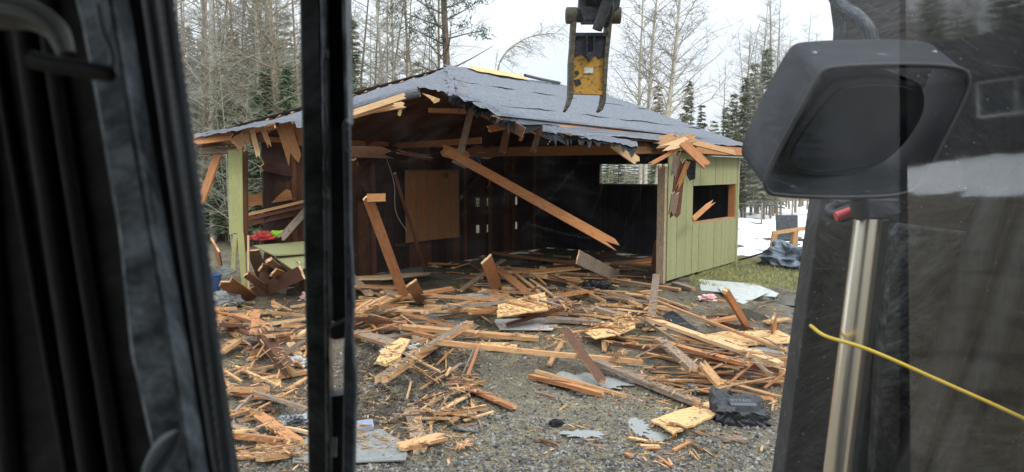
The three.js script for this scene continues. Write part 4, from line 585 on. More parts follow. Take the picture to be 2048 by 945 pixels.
// the boards that can be told apart
const PL = [
  [672, 630, 907, 607, .10, .05, 'orange', 'long straight pine beam running out from behind the window bar'], [847, 641, 1036, 603, .11, .04, 'pine', 'pine board slanting up under the pale greenish panel'], [852, 629, 1100, 636, .10, .045, 'pine', 'long pine board just above the white panel'], [880, 632, 1120, 640, .05, .04, 'grey', 'thin grey batten in front of the long pine board'],
  [795, 680, 1079, 683, .10, .05, 'pine', 'long level pine beam in the middle of the yard'], [705, 668, 790, 706, .15, .035, 'grey', 'wide grey plank poking out beside the window bar'], [940, 686, 760, 833, .10, .06, 'grey', 'long weathered grey plank pointing down towards the cab'], [886, 728, 826, 776, .09, .04, 'grey', 'short weathered plank lying along the long grey one'],
  [870, 751, 1288, 732, .055, .05, 'pine', 'long narrow batten lying level across the gravel'], [905, 775, 1033, 823, .09, .03, 'orange', 'clean orange board end pointing at the gravel'], [822, 822, 843, 918, .12, .03, 'grey', 'grey splintered plank lying nearly end-on at the bottom'], [793, 905, 896, 889, .10, .03, 'pine', 'bright offcut with a slanted end across the grey plank'], [854, 855, 898, 829, .035, .02, 'pale', 'thin pale stick near the bent metal flashing'],
  [1056, 757, 1210, 802, .07, .04, 'orange', 'split orange board alone on the gravel, upper of a pair'], [1068, 764, 1256, 800, .05, .03, 'pine', 'split orange board alone on the gravel, lower of a pair'], [1098, 740, 1126, 679, .05, .03, 'pine', 'short narrow stick standing out from the gravel'], [1204, 670, 1210, 710, .06, .02, 'pine', 'little upright looking batten beside the torn strand pieces'], [1212, 706, 1252, 747, .07, .03, 'pine', 'short pine offcut crossing the end of the narrow batten'],
  [975, 517, 1196, 546, .12, .05, 'orange', 'long orange beam at the back of the heap'], [1014, 553, 1148, 545, .09, .05, 'orange', 'squared orange beam with a blunt end in the heap'], [995, 561, 1070, 602, .17, .03, 'orange', 'broad orange board sloping down the heap'], [918, 589, 1008, 558, .08, .03, 'grey', 'narrow weathered board crossing below the broad orange boards'], [940, 530, 978, 554, .14, .03, 'brown', 'brown board lying behind the broad orange boards'],
  [1060, 560, 1160, 552, .08, .04, 'pine', 'pine board just before the squared orange beam'], [1100, 555, 1165, 580, .18, .02, 'orange', 'square orange board piece beside the black bag'], [1030, 565, 1110, 612, .06, .03, 'pine', 'slanting batten in the middle of the heap'], [1058, 566, 1128, 618, .05, .03, 'pale', 'pale slanting batten in the middle of the heap'], [1135, 583, 1212, 614, .06, .035, 'pine', 'pine batten running from the black bag to the gravel'], [1110, 606, 1178, 600, .2, .02, 'orange', 'orange rectangular board piece before the black bag'], [960, 612, 1080, 605, .1, .03, 'orange', 'orange board behind the white scrap of panel'], [1080, 628, 1215, 640, .07, .035, 'pine', 'splintered batten near the dark red splinters'],
  [1201, 586, 1308, 630, .2, .03, 'grey', 'wide pinkish grey plank pointing at the wall end'], [1228, 566, 1362, 588, .09, .04, 'pine', 'pine board lying along the foot of the wall end'], [1346, 571, 1390, 584, .12, .06, 'grey', 'thick grey block at the corner of the green wall'], [1290, 606, 1386, 622, .06, .03, 'pine', 'thin pine batten behind the wide pinkish grey plank'], [1290, 625, 1576, 707, .05, .03, 'pine', 'very long thin batten lying over the yellow strand board'],
  [1300, 675, 1312, 612, .11, .02, 'grey', 'pale grey board lying end-on across the battens'], [1415, 647, 1515, 665, .09, .04, 'brown', 'brown board by the leaning stick'], [1420, 657, 1482, 645, .09, .04, 'orange', 'orange board by the leaning stick'], [1213, 697, 1563, 793, .07, .05, 'brown', 'long dark brown beam reaching to the boom'], [1287, 677, 1567, 772, .11, .04, 'pale', 'long bright board reaching to the boom'], [1310, 700, 1500, 748, .09, .04, 'orange', 'orange board lying under the long bright board'], [1190, 746, 1397, 818, .11, .05, 'grey', 'long weathered beam pointing at the broken strand board'], [1321, 716, 1391, 787, .12, .05, 'grey', 'grey beam end wrapped in a scrap of clear plastic'], [1394, 754, 1460, 799, .09, .04, 'pine', 'pine batten pointing at the black torn mat'], [1130, 716, 1210, 760, .09, .03, 'brown', 'brown board half under the level narrow batten'], [1505, 803, 1550, 806, .1, .02, 'orange', 'small orange splinter beside the black torn mat'], [1548, 805, 1545, 830, .02, .015, 'pale', 'tiny pale stick beside the black torn mat'],
  [425, 641, 474, 634, .1, .04, 'pine', 'pine board against the ribbed hose'], [472, 638, 541, 668, .1, .04, 'orange', 'orange board sloping away from the ribbed hose'], [470, 668, 546, 712, .16, .03, 'grey', 'broad grey plank in the heap beside the window bar'], [492, 692, 554, 733, .12, .03, 'grey', 'second grey plank below the broad grey one'], [516, 737, 590, 765, .12, .09, 'brown', 'thick squared beam end in the heap'], [436, 716, 482, 697, .12, .04, 'orange', 'short orange board beside the hose, upper of two'], [440, 722, 482, 706, .12, .04, 'pine', 'short orange board beside the hose, lower of two'], [452, 801, 542, 796, .09, .05, 'brown', 'brown split log like offcut near the hose'], [512, 855, 600, 894, .1, .03, 'orange', 'orange board low in the corner'], [508, 934, 582, 896, .12, .05, 'pine', 'bundle-like split beam at the bottom beside the hose'], [462, 878, 510, 856, .05, .02, 'pale', 'pale batten low beside the hose'], [528, 640, 613, 636, .07, .04, 'pine', 'level pine batten running behind the window bar'], [540, 744, 582, 712, .08, .03, 'orange', 'orange board slanting up beside the white crumpled scrap'], [508, 682, 513, 640, .1, .03, 'orange', 'short orange board end-on in the heap beside the window bar'], [540, 700, 612, 672, .06, .03, 'grey', 'narrow grey board next to the window bar'], [470, 745, 560, 760, .03, .02, 'pale', 'thin pale strip below the thick beam end'],
  [700, 575, 740, 590, .15, .04, 'grey', 'grey board under the raised plywood sheet'], [705, 606, 800, 590, .08, .04, 'pine', 'pine board under the raised plywood sheet'], [712, 652, 800, 612, .09, .03, 'pine', 'pine board slanting up beside the window bar, upper one'], [730, 660, 815, 625, .06, .03, 'orange', 'pine board slanting up beside the window bar, lower one'], [710, 545, 770, 562, .12, .04, 'brown', 'brown board on the shed floor beside the window bar'], [905, 541, 938, 536, .1, .04, 'brown', 'short brown block on the shed floor'], [890, 512, 970, 520, .2, .03, 'brown', 'wide dark board before the plank door'], [1065, 785, 1118, 805, .02, .015, 'grey', 'thin twig-like stick on the gravel'], [1070, 880, 1122, 898, .03, .015, 'brown', 'lone stick at the bottom of the gravel'], [1345, 905, 1385, 890, .03, .015, 'orange', 'stick low on the gravel before the broken strand board'], [912, 905, 942, 882, .04, .02, 'pine', 'short stick beside the bent metal flashing'], [1400, 640, 1470, 632, .07, .03, 'brown', 'brown batten on wet ground beyond the battens'], [1530, 655, 1580, 645, .1, .03, 'pine', 'pine board next to the boom above the yellow strand board'], [1420, 602, 1452, 603, .05, .03, 'orange', 'orange batten lying on the pale panel'],
];
for (const [x0, y0, x1, y1, w, t, tone, label] of PL) plank(x0, y0, x1, y1, w, t, tone, label, { ja: 0.03 + 0.12 * dr(), jb: 0.03 + 0.14 * dr(), roll: (dr() - 0.5) * 0.3 });
// broken panels on top
sheet([[994, 674], [996, 657], [1040, 648], [1090, 640], [1096, 664], [1050, 668]], 0.018, M.osb, 'strand_board', 'yellow split strand board chunk lying on the white panel', 'strand board', { jag: 0.025 });
sheet([[958, 690], [1036, 688], [1030, 704], [976, 713], [966, 703]], 0.015, M.osb, 'strand_board', 'torn strand board below the long level pine beam', 'strand board', { jag: 0.025 });
sheet([[752, 728], [764, 712], [800, 698], [820, 702], [800, 726], [770, 734]], 0.03, M.osb, 'strand_board', 'ragged yellow board chunk beside the grey plank', 'strand board', { jag: 0.025 });
sheet([[1378, 684], [1446, 668], [1556, 662], [1582, 676], [1580, 690], [1450, 702]], 0.015, M.osb, 'strand_board', 'clean yellow strand board sheet beside the boom', 'strand board');
sheet([[1302, 846], [1352, 826], [1400, 812], [1432, 802], [1438, 830], [1428, 846], [1346, 886], [1330, 868]], 0.016, M.osb, 'strand_board', 'broken yellow board with a crack beside the black torn mat', 'strand board', { jag: 0.03 });
sheet([[1225, 668], [1262, 660], [1270, 682], [1240, 690]], 0.012, M.osb, 'strand_board', 'small torn strand board bit above the gravel', 'strand board', { jag: 0.025 });
sheet([[1170, 688], [1205, 676], [1262, 684], [1240, 696], [1190, 698]], 0.012, M.osb, 'strand_board', 'flat torn strand board bit at the edge of the gravel', 'strand board', { jag: 0.025 });
sheet([[1016, 617], [1060, 608], [1066, 622], [1030, 626]], 0.012, M.white, 'board_panel', 'white scrap of panel among the orange boards', 'panel');
sheet([[1324, 648], [1345, 643], [1398, 672], [1392, 682]], 0.008, M.feltDark, 'roofing_scrap', 'black strip of roofing felt among the battens', 'roofing felt');
sheet([[905, 863], [912, 854], [955, 857], [958, 868]], 0.012, M.metalSheet, 'metal_flashing', 'bent bright metal flashing on the gravel', 'flashing', { lift: 0.02 });
sheet([[704, 576], [760, 568], [826, 562], [862, 556], [858, 563], [815, 580], [775, 588], [704, 590]], 0.012, M.pale[1], 'plywood_sheet', 'curved plywood sheet raised on boards before the leaning beam', 'plywood', { lift: 0.12 });
// second layer
scatter(22, 440, 612, 620, 760, 0.4, 3, [0.2, 0.7], [0.012, 0.045], FRESH, 'splintered scrap on top of the heap between hose and window bar', 'scraps on the heap by the hose', 'scrap');
scatter(40, 800, 970, 745, 860, 0.9, 1.6, [0.15, 0.65], [0.01, 0.04], FRESH, 'splinter in the soil mound under the long grey plank', 'splinters on the soil mound', 'shard');
scatter(26, 960, 1230, 560, 660, -0.5, 1.6, [0.2, 0.9], [0.012, 0.045], FRESH, 'thin split scrap on top of the dense heap', 'scraps on the dense heap', 'scrap');
scatter(22, 1100, 1300, 640, 700, -0.2, 1.4, [0.15, 0.6], [0.012, 0.045], ['orange', 'orange', 'pine', 'brown'], 'reddish splinter in the torn strand board pieces', 'splinters by the torn strand board', 'shard');
scatter(22, 1300, 1570, 690, 800, -0.5, 1.6, [0.15, 0.8], [0.01, 0.04], FRESH, 'thin splinter on the battens beside the boom', 'splinters beside the boom', 'shard');
scatter(16, 700, 900, 600, 720, 0.4, 2, [0.2, 0.8], [0.012, 0.045], FRESH, 'small split scrap beside the window bar', 'scraps beside the window bar', 'scrap');
scatter(14, 1240, 1420, 850, 930, -0.6, 1.6, [0.08, 0.28], [0.012, 0.03], ['orange', 'pale', 'brown'], 'small splinter on the bare gravel at the bottom', 'splinters on the gravel', 'chip');

// each loose piece is told from its like by its rank of nearness to something easy to find
const NTH = ['closest', 'second closest', 'third closest', 'fourth closest', 'fifth closest', 'sixth closest', 'seventh closest', 'eighth closest', 'ninth closest', 'tenth closest', 'eleventh closest', 'twelfth closest'];
{
  const marks = [[1195, 580, 'the black plastic bag'], [955, 597, 'the pale greenish panel'], [1045, 655, 'the split strand board chunk'], [998, 699, 'the torn strand board below the beam'], [785, 716, 'the ragged yellow board chunk'], [1480, 680, 'the clean yellow strand board sheet'], [1370, 843, 'the cracked yellow board'], [1478, 830, 'the black torn mat'], [1248, 675, 'the small torn strand board bit'], [930, 862, 'the bent metal flashing'], [596, 728, 'the crumpled white scrap'], [590, 848, 'the crumpled grey metal scrap'], [858, 658, 'the round orange stump end'], [550, 750, 'the thick squared beam end'], [480, 598, 'the foot of the lime post'], [845, 898, 'the bright slanted offcut'], [1430, 590, 'the large pale grey panel'], [1255, 606, 'the wide pinkish grey plank'], [1340, 570, 'the end of the green wall'], [1360, 663, 'the black felt strip'], [850, 420, 'the plank door'], [985, 540, 'the standing broad orange board'], [806, 610, 'the foot of the leaning beam'], [775, 575, 'the curved plywood sheet'], [1040, 617, 'the white scrap of panel'], [760, 905, 'the grey sheet by the window bar'], [445, 608, 'the grey boulder'], [1112, 848, 'the dark stone'], [1472, 620, 'the leaning squared stick'], [1385, 782, 'the clear plastic scrap'], [1560, 690, 'the edge of the boom'], [1195, 535, 'the propped grey green board'], [925, 540, 'the short brown block'], [565, 500, 'the upper green panel'], [460, 710, 'the pair of short orange boards'], [610, 600, 'the pinkish insulation tuft']].map(([x, y, w]) => [G(x, Math.max(y, 505)), w]);
  const word = { pine: 'tan', orange: 'orange', pale: 'pale yellow', grey: 'grey', brown: 'brown', dark: 'blackish' }, kinds = new Map();
  for (const e of loose) { const size = e[4] < 0.3 ? 'short' : e[4] < 0.6 ? 'mid-length' : 'long', k = size + ' ' + word[e[2]] + ' ' + ({ offcut: 'offcut', splinter: 'split board', scrap: 'scrap of wood', shard: 'shard', chip: 'chip' })[e[3]]; e[5] = k; if (!kinds.has(k)) kinds.set(k, []); kinds.get(k).push(e); }
  for (const [k, list] of kinds) for (const e of list) { let best = [99, 1e9, '']; for (const [q, w] of marks) { const d = Math.hypot(e[1].x - q.x, e[1].z - q.z), rank = list.filter((o) => Math.hypot(o[1].x - q.x, o[1].z - q.z) < d).length, score = rank + d * 0.8; if (score < best[0] + best[1] * 0.8) best = [rank, d, w]; } e[0].userData.label = list.length === 1 ? 'the only ' + k + ' near ' + best[2] : NTH[Math.min(11, best[0])] + ' ' + k + ' to ' + best[2]; }
}
// leaning and standing timber
function lean(x0, y0, dTop, x1, y1, w, t, tone, label, name = 'leaning_board', jt = 0.05) { const foot = onHeap(x1, y1); foot.y = hAt(foot.x, foot.z) + 0.01; const top = P(x0, y0, dTop), m = new THREE.Mesh(boardGeo(top.distanceTo(foot), w, t, 0.03, jt, dr), faces(tone)); m.name = numbered(name); scene.add(m); tag(m, label, 'plank'); along(m, foot, top, V(0.2, 0.1, 1)); return m; }
lean(734, 392, 10.2, 808, 612, .15, .045, 'orange', 'long orange beam leaning upright before the plank door');
lean(735, 395, 10.3, 806, 606, .05, .05, 'brown', 'dark strip leaning along the long orange beam');
lean(788, 345, 13.2, 851, 545, .06, .03, 'brown', 'thin brown batten leaning against the door side');
lean(704, 318, 13.0, 742, 520, .14, .04, 'brown', 'brown board leaning inside beside the window bar');
lean(822, 566, 9.6, 846, 610, .17, .03, 'orange', 'short orange board standing up under the plywood tip');
lean(972, 518, 10.6, 996, 558, .2, .03, 'orange', 'short broad orange board standing at the top of the heap');
lean(1450, 580, 9.1, 1495, 656, .08, .07, 'orange', 'squared orange stick leaning beyond the battens');
lean(1547, 636, 8.3, 1549, 662, .13, .03, 'orange', 'tiny orange board standing beside the boom');
lean(1155, 514, 10.9, 1238, 555, .22, .02, 'grey', 'grey green board propped at the back of the heap');
lean(430, 490, 11.2, 440, 535, .25, .03, 'orange', 'orange board tilted outside beside the lime post');
lean(445, 560, 10.8, 500, 598, .25, .03, 'orange', 'triangular orange board at the foot of the lime post', 'leaning_board', 0.25);
lean(605, 545, 11, 508, 590, .22, .04, 'brown', 'broad brown board propped behind the lime post leg');
lean(536, 520, 11.4, 600, 575, .12, .05, 'grey', 'broken greyish board sloping under the green panels');
for (const [x0, y0, d, x1, y1, w, tone, lab] of [[505, 500, 12.2, 530, 580, .2, 'grey', 'grey board propped inside the lime post'], [540, 498, 12.4, 520, 590, .16, 'brown', 'brown board standing in the heap under the green panels'], [575, 506, 12.4, 560, 590, .2, 'grey', 'weathered board standing under the green panels'], [600, 512, 12.3, 612, 585, .18, 'brown', 'brown board standing beside the window bar'], [520, 535, 11.8, 590, 560, .14, 'grey', 'grey board sloping across the heap under the green panels'], [600, 530, 11.7, 510, 555, .12, 'orange', 'orange board sloping across the heap under the green panels'], [545, 545, 11.4, 612, 572, .16, 'pine', 'pine board low in the heap under the green panels'], [490, 548, 11.6, 548, 592, .12, 'brown', 'short brown board beside the lime post leg'], [630, 520, 12, 640, 590, .2, 'brown', 'brown board hidden partly by the window bar']]) lean(x0, y0, d, x1, y1, w, 0.03, tone, lab);
function propped(pts, t, material, name, label) { const q = pts.map(([x, y, d]) => P(x, y, d)), n = q[1].clone().sub(q[0]).cross(q[3].clone().sub(q[0])).normalize().multiplyScalar(-t), b = q.map((p) => p.clone().add(n)), pos = [], uv = [], f = (a, c, d, e) => { for (const p of [a, c, d, a, d, e]) { pos.push(p.x, p.y, p.z); uv.push(p.x, p.z * 1.5 + p.y); } }; f(...q); f(b[3], b[2], b[1], b[0]); for (let k = 0; k < 4; k++) f(q[k], b[k], b[(k + 1) % 4], q[(k + 1) % 4]); solo(name, soup(pos, uv), material, label, 'panel'); }
propped([[506, 494, 12.5], [614, 485, 12.8], [624, 508, 12.2], [548, 513, 11.9]], 0.025, M.paint[0], 'green_panel', 'upper pale green panel fallen behind the lime post');
propped([[548, 516, 12.1], [622, 511, 12.3], [624, 538, 11.7], [584, 541, 11.5]], 0.025, M.paint[2], 'green_panel', 'lower pale green panel fallen behind the lime post');
propped([[418, 538, 11.8], [444, 533, 12.1], [474, 543, 11.9], [452, 553, 11.5]], 0.01, M.metalSheet, 'metal_sheet', 'light metal sheet lying outside beside the lime post');
{ const b = part('nailed_block', boardGeo(0.26, 0.11, 0.045, 0.01, 0.01, dr), [M.orange[0], M.orange[0], M.pale[0]], scene); b.name = 'block_offcut'; tag(b, 'small bright orange block stuck to the top of the leaning beam', 'wood block'); along(b, P(734, 396, 10.16), P(771, 395, 10.16), V(0, 0, 1)); }

// crumpled soft things
function crumple(cx, cy, rx, ry, rz, seed, material, name, label, cat, rough = 0.35, detail = 5) {
  const c = onHeap(cx, cy), g = new THREE.IcosahedronGeometry(1, detail * 5), p = g.attributes.position, v = V(0, 0, 0);
  for (let i = 0; i < p.count; i++) { v.fromBufferAttribute(p, i); const q = v.clone(), n = 1 + rough * (N3(q.x * 1.4 + seed, q.y * 1.4, q.z * 1.4) + 0.9 * (0.5 - Math.abs(N3(q.x * 2.7, q.y * 2.7 + seed, q.z * 2.7))) + 0.4 * (0.4 - Math.abs(N3(q.x * 6, q.y * 6, q.z * 6 + seed)))); v.multiply(V(rx, ry, rz)).multiplyScalar(n); if (v.y < -ry * 0.3) v.y = -ry * 0.3; p.setXYZ(i, v.x, v.y, v.z); }
  g.computeVertexNormals(); const m = solo(name, g, material, label, cat); m.position.set(c.x, c.y + ry * 0.3, c.z); return m;
}
crumple(1195, 585, 0.27, 0.14, 0.2, 4, M.blackPlastic, 'black_bag', 'crumpled black plastic bag in the heap before the shed', 'plastic bag');
crumple(596, 730, 0.12, 0.05, 0.12, 7, M.white, 'crumpled_sheet', 'crumpled white scrap beside the window bar', 'scrap sheet', 0.5);
crumple(590, 850, 0.1, 0.06, 0.1, 8, M.metalSheet, 'crumpled_sheet', 'crumpled grey metal scrap low beside the window bar', 'scrap sheet', 0.5);
crumple(1382, 786, 0.06, 0.05, 0.06, 12, M.metalSheet, 'plastic_scrap', 'scrap of shiny clear plastic on the grey beam end', 'plastic scrap', 0.5);
crumple(1415, 601, 0.12, 0.06, 0.1, 14, mat({ color: lin(0.75, 0.5, 0.48) }), 'insulation_scrap', 'tuft of pink insulation beside the pale panel', 'insulation', 0.5);
crumple(858, 660, 0.08, 0.06, 0.07, 15, M.orange[0], 'wood_stump', 'round orange stump end on the wet slab', 'wood block', 0.2);
crumple(820, 705, 0.22, 0.05, 0.12, 16, M.sheet, 'torn_foil', 'torn silvery foil beside the ragged yellow chunk', 'foil', 0.5);
crumple(1112, 850, 0.06, 0.03, 0.05, 17, M.feltDark, 'stone', 'dark stone on the gravel', 'stone', 0.25);
crumple(1470, 884, 0.09, 0.03, 0.06, 18, M.grey[1], 'stone', 'brownish flat stone below the black torn mat', 'stone', 0.2);
crumple(615, 600, 0.12, 0.07, 0.1, 19, mat({ color: lin(0.75, 0.55, 0.5) }), 'insulation_scrap', 'tuft of pinkish insulation beside the window bar', 'insulation', 0.6);
crumple(445, 610, 0.3, 0.16, 0.2, 20, M.greySheet, 'boulder', 'smooth grey boulder at the foot of the ribbed hose', 'boulder', 0.15);
for (const [x, y, d, r, m, nm, lab, sd] of [[528, 476, 12.7, 0.13, M.red, 'red_bundle', 'bright red bundle behind the lime post', 23], [557, 471, 12.7, 0.1, M.limePlastic, 'lime_bundle', 'lime green bundle next to the red one', 24]]) { const o = crumple(600, 600, r * 1.5, r * 0.8, r, sd, m, nm, lab, 'bundle', 0.3); o.position.copy(P(x, y, d)); }
{ const c = onHeap(424, 585), b = solo('blue_bucket', new THREE.LatheGeometry([[0, 0], [0.13, 0], [0.16, 0.3], [0.17, 0.3], [0.17, 0.32], [0.15, 0.32], [0.12, 0.02]].map(([x, y]) => new THREE.Vector2(x, y)), 20), M.blue, 'blue plastic bucket peeking past the ribbed hose', 'bucket'); b.position.set(c.x, c.y, c.z); }
{ // torn black mat with raised print
  const c = onHeap(1478, 845), t = thing('torn_mat', 'torn black padded mat with raised lettering on the gravel', 'mat'); t.position.set(c.x, c.y, c.z);
  const body = new THREE.BoxGeometry(0.42, 0.15, 0.34, 40, 14, 30), p = body.attributes.position; for (let i = 0; i < p.count; i++) { const x = p.getX(i), y = p.getY(i), z = p.getZ(i), e = smooth(Math.abs(x), 0.12, 0.21) + smooth(Math.abs(z), 0.1, 0.17); p.setXYZ(i, x + 0.03 * N2(z * 9, y * 14) - 0.06 * z, (y > 0 ? y * (1 - 0.45 * smooth(x, -0.05, -0.21)) : y) + 0.02 * e * N3(x * 7, y * 7, z * 7) + (y > 0 ? 0.07 * smooth(-z, 0.02, 0.17) : 0), z + 0.02 * N2(x * 12, y * 10) ); } body.translate(0, 0.085, 0); body.computeVertexNormals(); part('padding', body, M.blackPlastic, t);
  const hairs = []; const r = rng(64); for (let k = 0; k < 160; k++) { const a = V((r() - 0.35) * 0.5, 0.03 + 0.17 * r(), (r() < 0.5 ? -0.15 : 0.17) + (r() - 0.5) * 0.08); if (k % 2) a.set(0.19 + 0.04 * r(), 0.03 + 0.16 * r(), (r() - 0.5) * 0.36); hairs.push(rod(a, a.clone().add(V((r() - 0.3) * 0.12, (r() - 0.55) * 0.12, (r() - 0.3) * 0.12)), 0.002, 0.001, 3)); } const f = part('frayed_edge', mergeGeometries(hairs), M.blackPlastic, t); f.userData.kind = 'stuff';
  const cv = document.createElement('canvas'); cv.width = 256; cv.height = 128; const g = cv.getContext('2d'); g.fillStyle = '#26282c'; g.fillRect(0, 0, 256, 128); g.fillStyle = '#565b60'; g.font = 'bold 62px sans-serif'; g.fillText('BYTAO', 18, 56); g.fillRect(10, 78, 230, 34); g.fillStyle = '#3a3d42'; for (let k = 0; k < 22; k++) g.fillRect(18 + k * 10, 88, 6, 12);
  const tx = new THREE.CanvasTexture(cv); tx.colorSpace = THREE.SRGBColorSpace; const pl = part('printed_patch', new THREE.BoxGeometry(0.24, 0.004, 0.12), mat({ map: tx, roughness: 0.6 }), t); pl.position.set(0.03, 0.175, 0.0); pl.rotation.set(0.28, 0, -0.03);
}
// fine chips and gravel: uncountable
{
  const r = rng(321), chip = boardGeo(1, 0.22, 0.07, 0.3, 0.3, r); chip.clearGroups(); const cm = mat({ map: TX.pale, roughness: 0.9 }), n = 8000, im = new THREE.InstancedMesh(chip, cm, n), o = new THREE.Object3D(), col = new THREE.Color();
  const zones = [[430, 615, 600, 935, 3], [700, 960, 640, 900, 3], [900, 1260, 560, 700, 3], [1220, 1570, 600, 820, 2.4], [960, 1540, 700, 935, 0.45], [700, 1330, 510, 560, 0.8], [1240, 1420, 850, 930, 0.18]], tot = zones.reduce((s, z) => s + z[4], 0);
  for (let k = 0; k < n; k++) { let q = r() * tot, z = zones[0]; for (z of zones) { if (q < z[4]) break; q -= z[4]; } const px = lerp(z[0], z[1], r()), py = lerp(z[2], z[3], r()), p = onHeap(px, py), s = (0.025 + 0.11 * r() ** 2.2) * (p.z < -9 ? 1.3 : 1); o.position.set(p.x, hAt(p.x, p.z) + 0.004, p.z); o.rotation.set((r() - 0.5) * 0.7, r() * 6.3, (r() - 0.5) * 0.5); o.scale.set(s * 1.25, s * (0.3 + 0.6 * r()), s * (0.15 + 0.75 * r() ** 1.5)); o.updateMatrix(); im.setMatrixAt(k, o.matrix); const b = 0.25 + 0.75 * r(); col.setRGB(b, b * (0.8 + 0.18 * r()), b * (0.6 + 0.35 * r())); im.setColorAt(k, col); }
  im.name = 'wood_chips'; scene.add(im); tag(im, 'wood chips and fine splinters strewn over the yard', 'wood chips', null, 'stuff');
  const st = new THREE.IcosahedronGeometry(1, 0), gm = mat({ roughness: 0.8 }), m = 16000, ig = new THREE.InstancedMesh(st, gm, m);
  for (let k = 0; k < m; k++) { const px = lerp(430, 1600, r()), py = lerp(590, 960, Math.sqrt(r())), p = G(px, py), s = 0.004 + 0.013 * r() ** 2.5; o.position.set(p.x, groundHeight(p.x, p.z) + s * 0.2, p.z); o.rotation.set(r() * 6, r() * 6, r() * 6); o.scale.set(s * (0.8 + r()), s * 0.7, s * (0.8 + 0.6 * r())); o.updateMatrix(); ig.setMatrixAt(k, o.matrix); const b = 0.06 + 0.26 * r() ** 1.6; col.setRGB(b, b * 0.96, b * 0.88); ig.setColorAt(k, col); }
  ig.name = 'gravel'; scene.add(ig); tag(ig, 'loose gravel over the yard', 'gravel', null, 'stuff');
  // soil crumbs on the mound
  const is = new THREE.InstancedMesh(new THREE.IcosahedronGeometry(1, 1), mat({ map: grime, color: lin(0.26, 0.2, 0.15), roughness: 1 }), 1500); for (let k = 0; k < 1500; k++) { const p = G(lerp(705, 960, r()), lerp(700, 850, r())), s = 0.006 + 0.018 * r() ** 2; o.position.set(p.x, groundHeight(p.x, p.z) + s * 0.3, p.z); o.rotation.set(r() * 6, r() * 6, r() * 6); o.scale.set(s, s * 0.7, s * 1.2); o.updateMatrix(); is.setMatrixAt(k, o.matrix); } is.name = 'soil_crumbs'; scene.add(is); tag(is, 'dark soil crumbs of the dug-up mound', 'soil', null, 'stuff');
  // yellowed grass beyond the green wall
  const bl = [], blade = (a, h, w, c) => { bl.push(a.x - w, a.y, a.z, a.x + w, a.y, a.z, a.x + c.x, a.y + h, a.z + c.z); }; for (let k = 0; k < 9000; k++) { const px = lerp(1380, 1640, r()), py = lerp(516, 578, r()), p = G(px, py), t = inv(p); if (t[1] < 2.72 && t[0] < 6.75) continue; p.y = groundHeight(p.x, p.z); if (N2(p.x * 1.1, p.z * 1.1) + 0.5 * N2(p.x * 3, p.z * 3) < -0.35) continue; blade(p, 0.03 + 0.06 * r(), 0.006, V((r() - 0.5) * 0.12, 0, (r() - 0.5) * 0.12)); }
  const half = Math.floor(bl.length / 18) * 9, mk = (arr, c, name, lab) => tag(solo(name, soup(arr), mat({ color: c }), lab, 'grass'), lab, 'grass', null, 'stuff'); mk(bl.slice(0, half), lin(0.34, 0.3, 0.12), 'dry_grass', 'dry straw-coloured grass beyond the green wall'); mk(bl.slice(half), lin(0.2, 0.23, 0.07), 'grass', 'short green grass beyond the green wall');
}

// ---------------------------------------------------------------- yard beyond the green wall
{
  const t = thing('timber_trestle', 'rough yellow timber trestle standing on the grass beside the snow', 'trestle'), g = (x, y) => { const p = G(x, y); p.y = groundHeight(p.x, p.z); return p; };
  const D = 17, r = rng(5), bar = (name, a, b, w) => along(part(name, boardGeo(a.distanceTo(b), w, 0.08, 0.01, 0.01, r), [M.pine[0], M.pine[0], M.pale[0]], t), a, b, V(0, 0.2, 1));
  bar('rail', P(1545, 467, D), P(1625, 455, D), 0.09); const f1 = P(1541, 505, D), f2 = P(1588, 505, D); f1.y = f2.y = groundHeight(f1.x, f1.z) - 0.02; bar('leg', f1, P(1550, 468, D), 0.12); bar('leg', f2, P(1592, 461, D), 0.12); const f3 = P(1575, 508, D + 0.7); f3.y = groundHeight(f3.x, f3.z) - 0.02; bar('leg', f3, P(1592, 462, D), 0.09);
  const ch = thing('garden_chair', 'dark grey chair with a tall backrest behind the trestle', 'chair'), B = P(1580, 505, 18.4); B.y = groundHeight(B.x, B.z); ch.position.copy(B);
  const back = new THREE.BoxGeometry(0.55, 0.6, 0.06, 6, 6, 1); part('backrest', back, M.rubber, ch).position.set(0, 0.72, -0.25); ch.children[0].rotation.x = -0.15; part('seat', new THREE.BoxGeometry(0.55, 0.06, 0.5), M.rubber, ch).position.set(0, 0.42, 0); for (const [x, z] of [[-0.25, -0.22], [0.25, -0.22], [-0.25, 0.22], [0.25, 0.22]]) part('leg', rod(V(x, 0, z), V(x, 0.42, z), 0.02), M.darkSteel, ch);
}
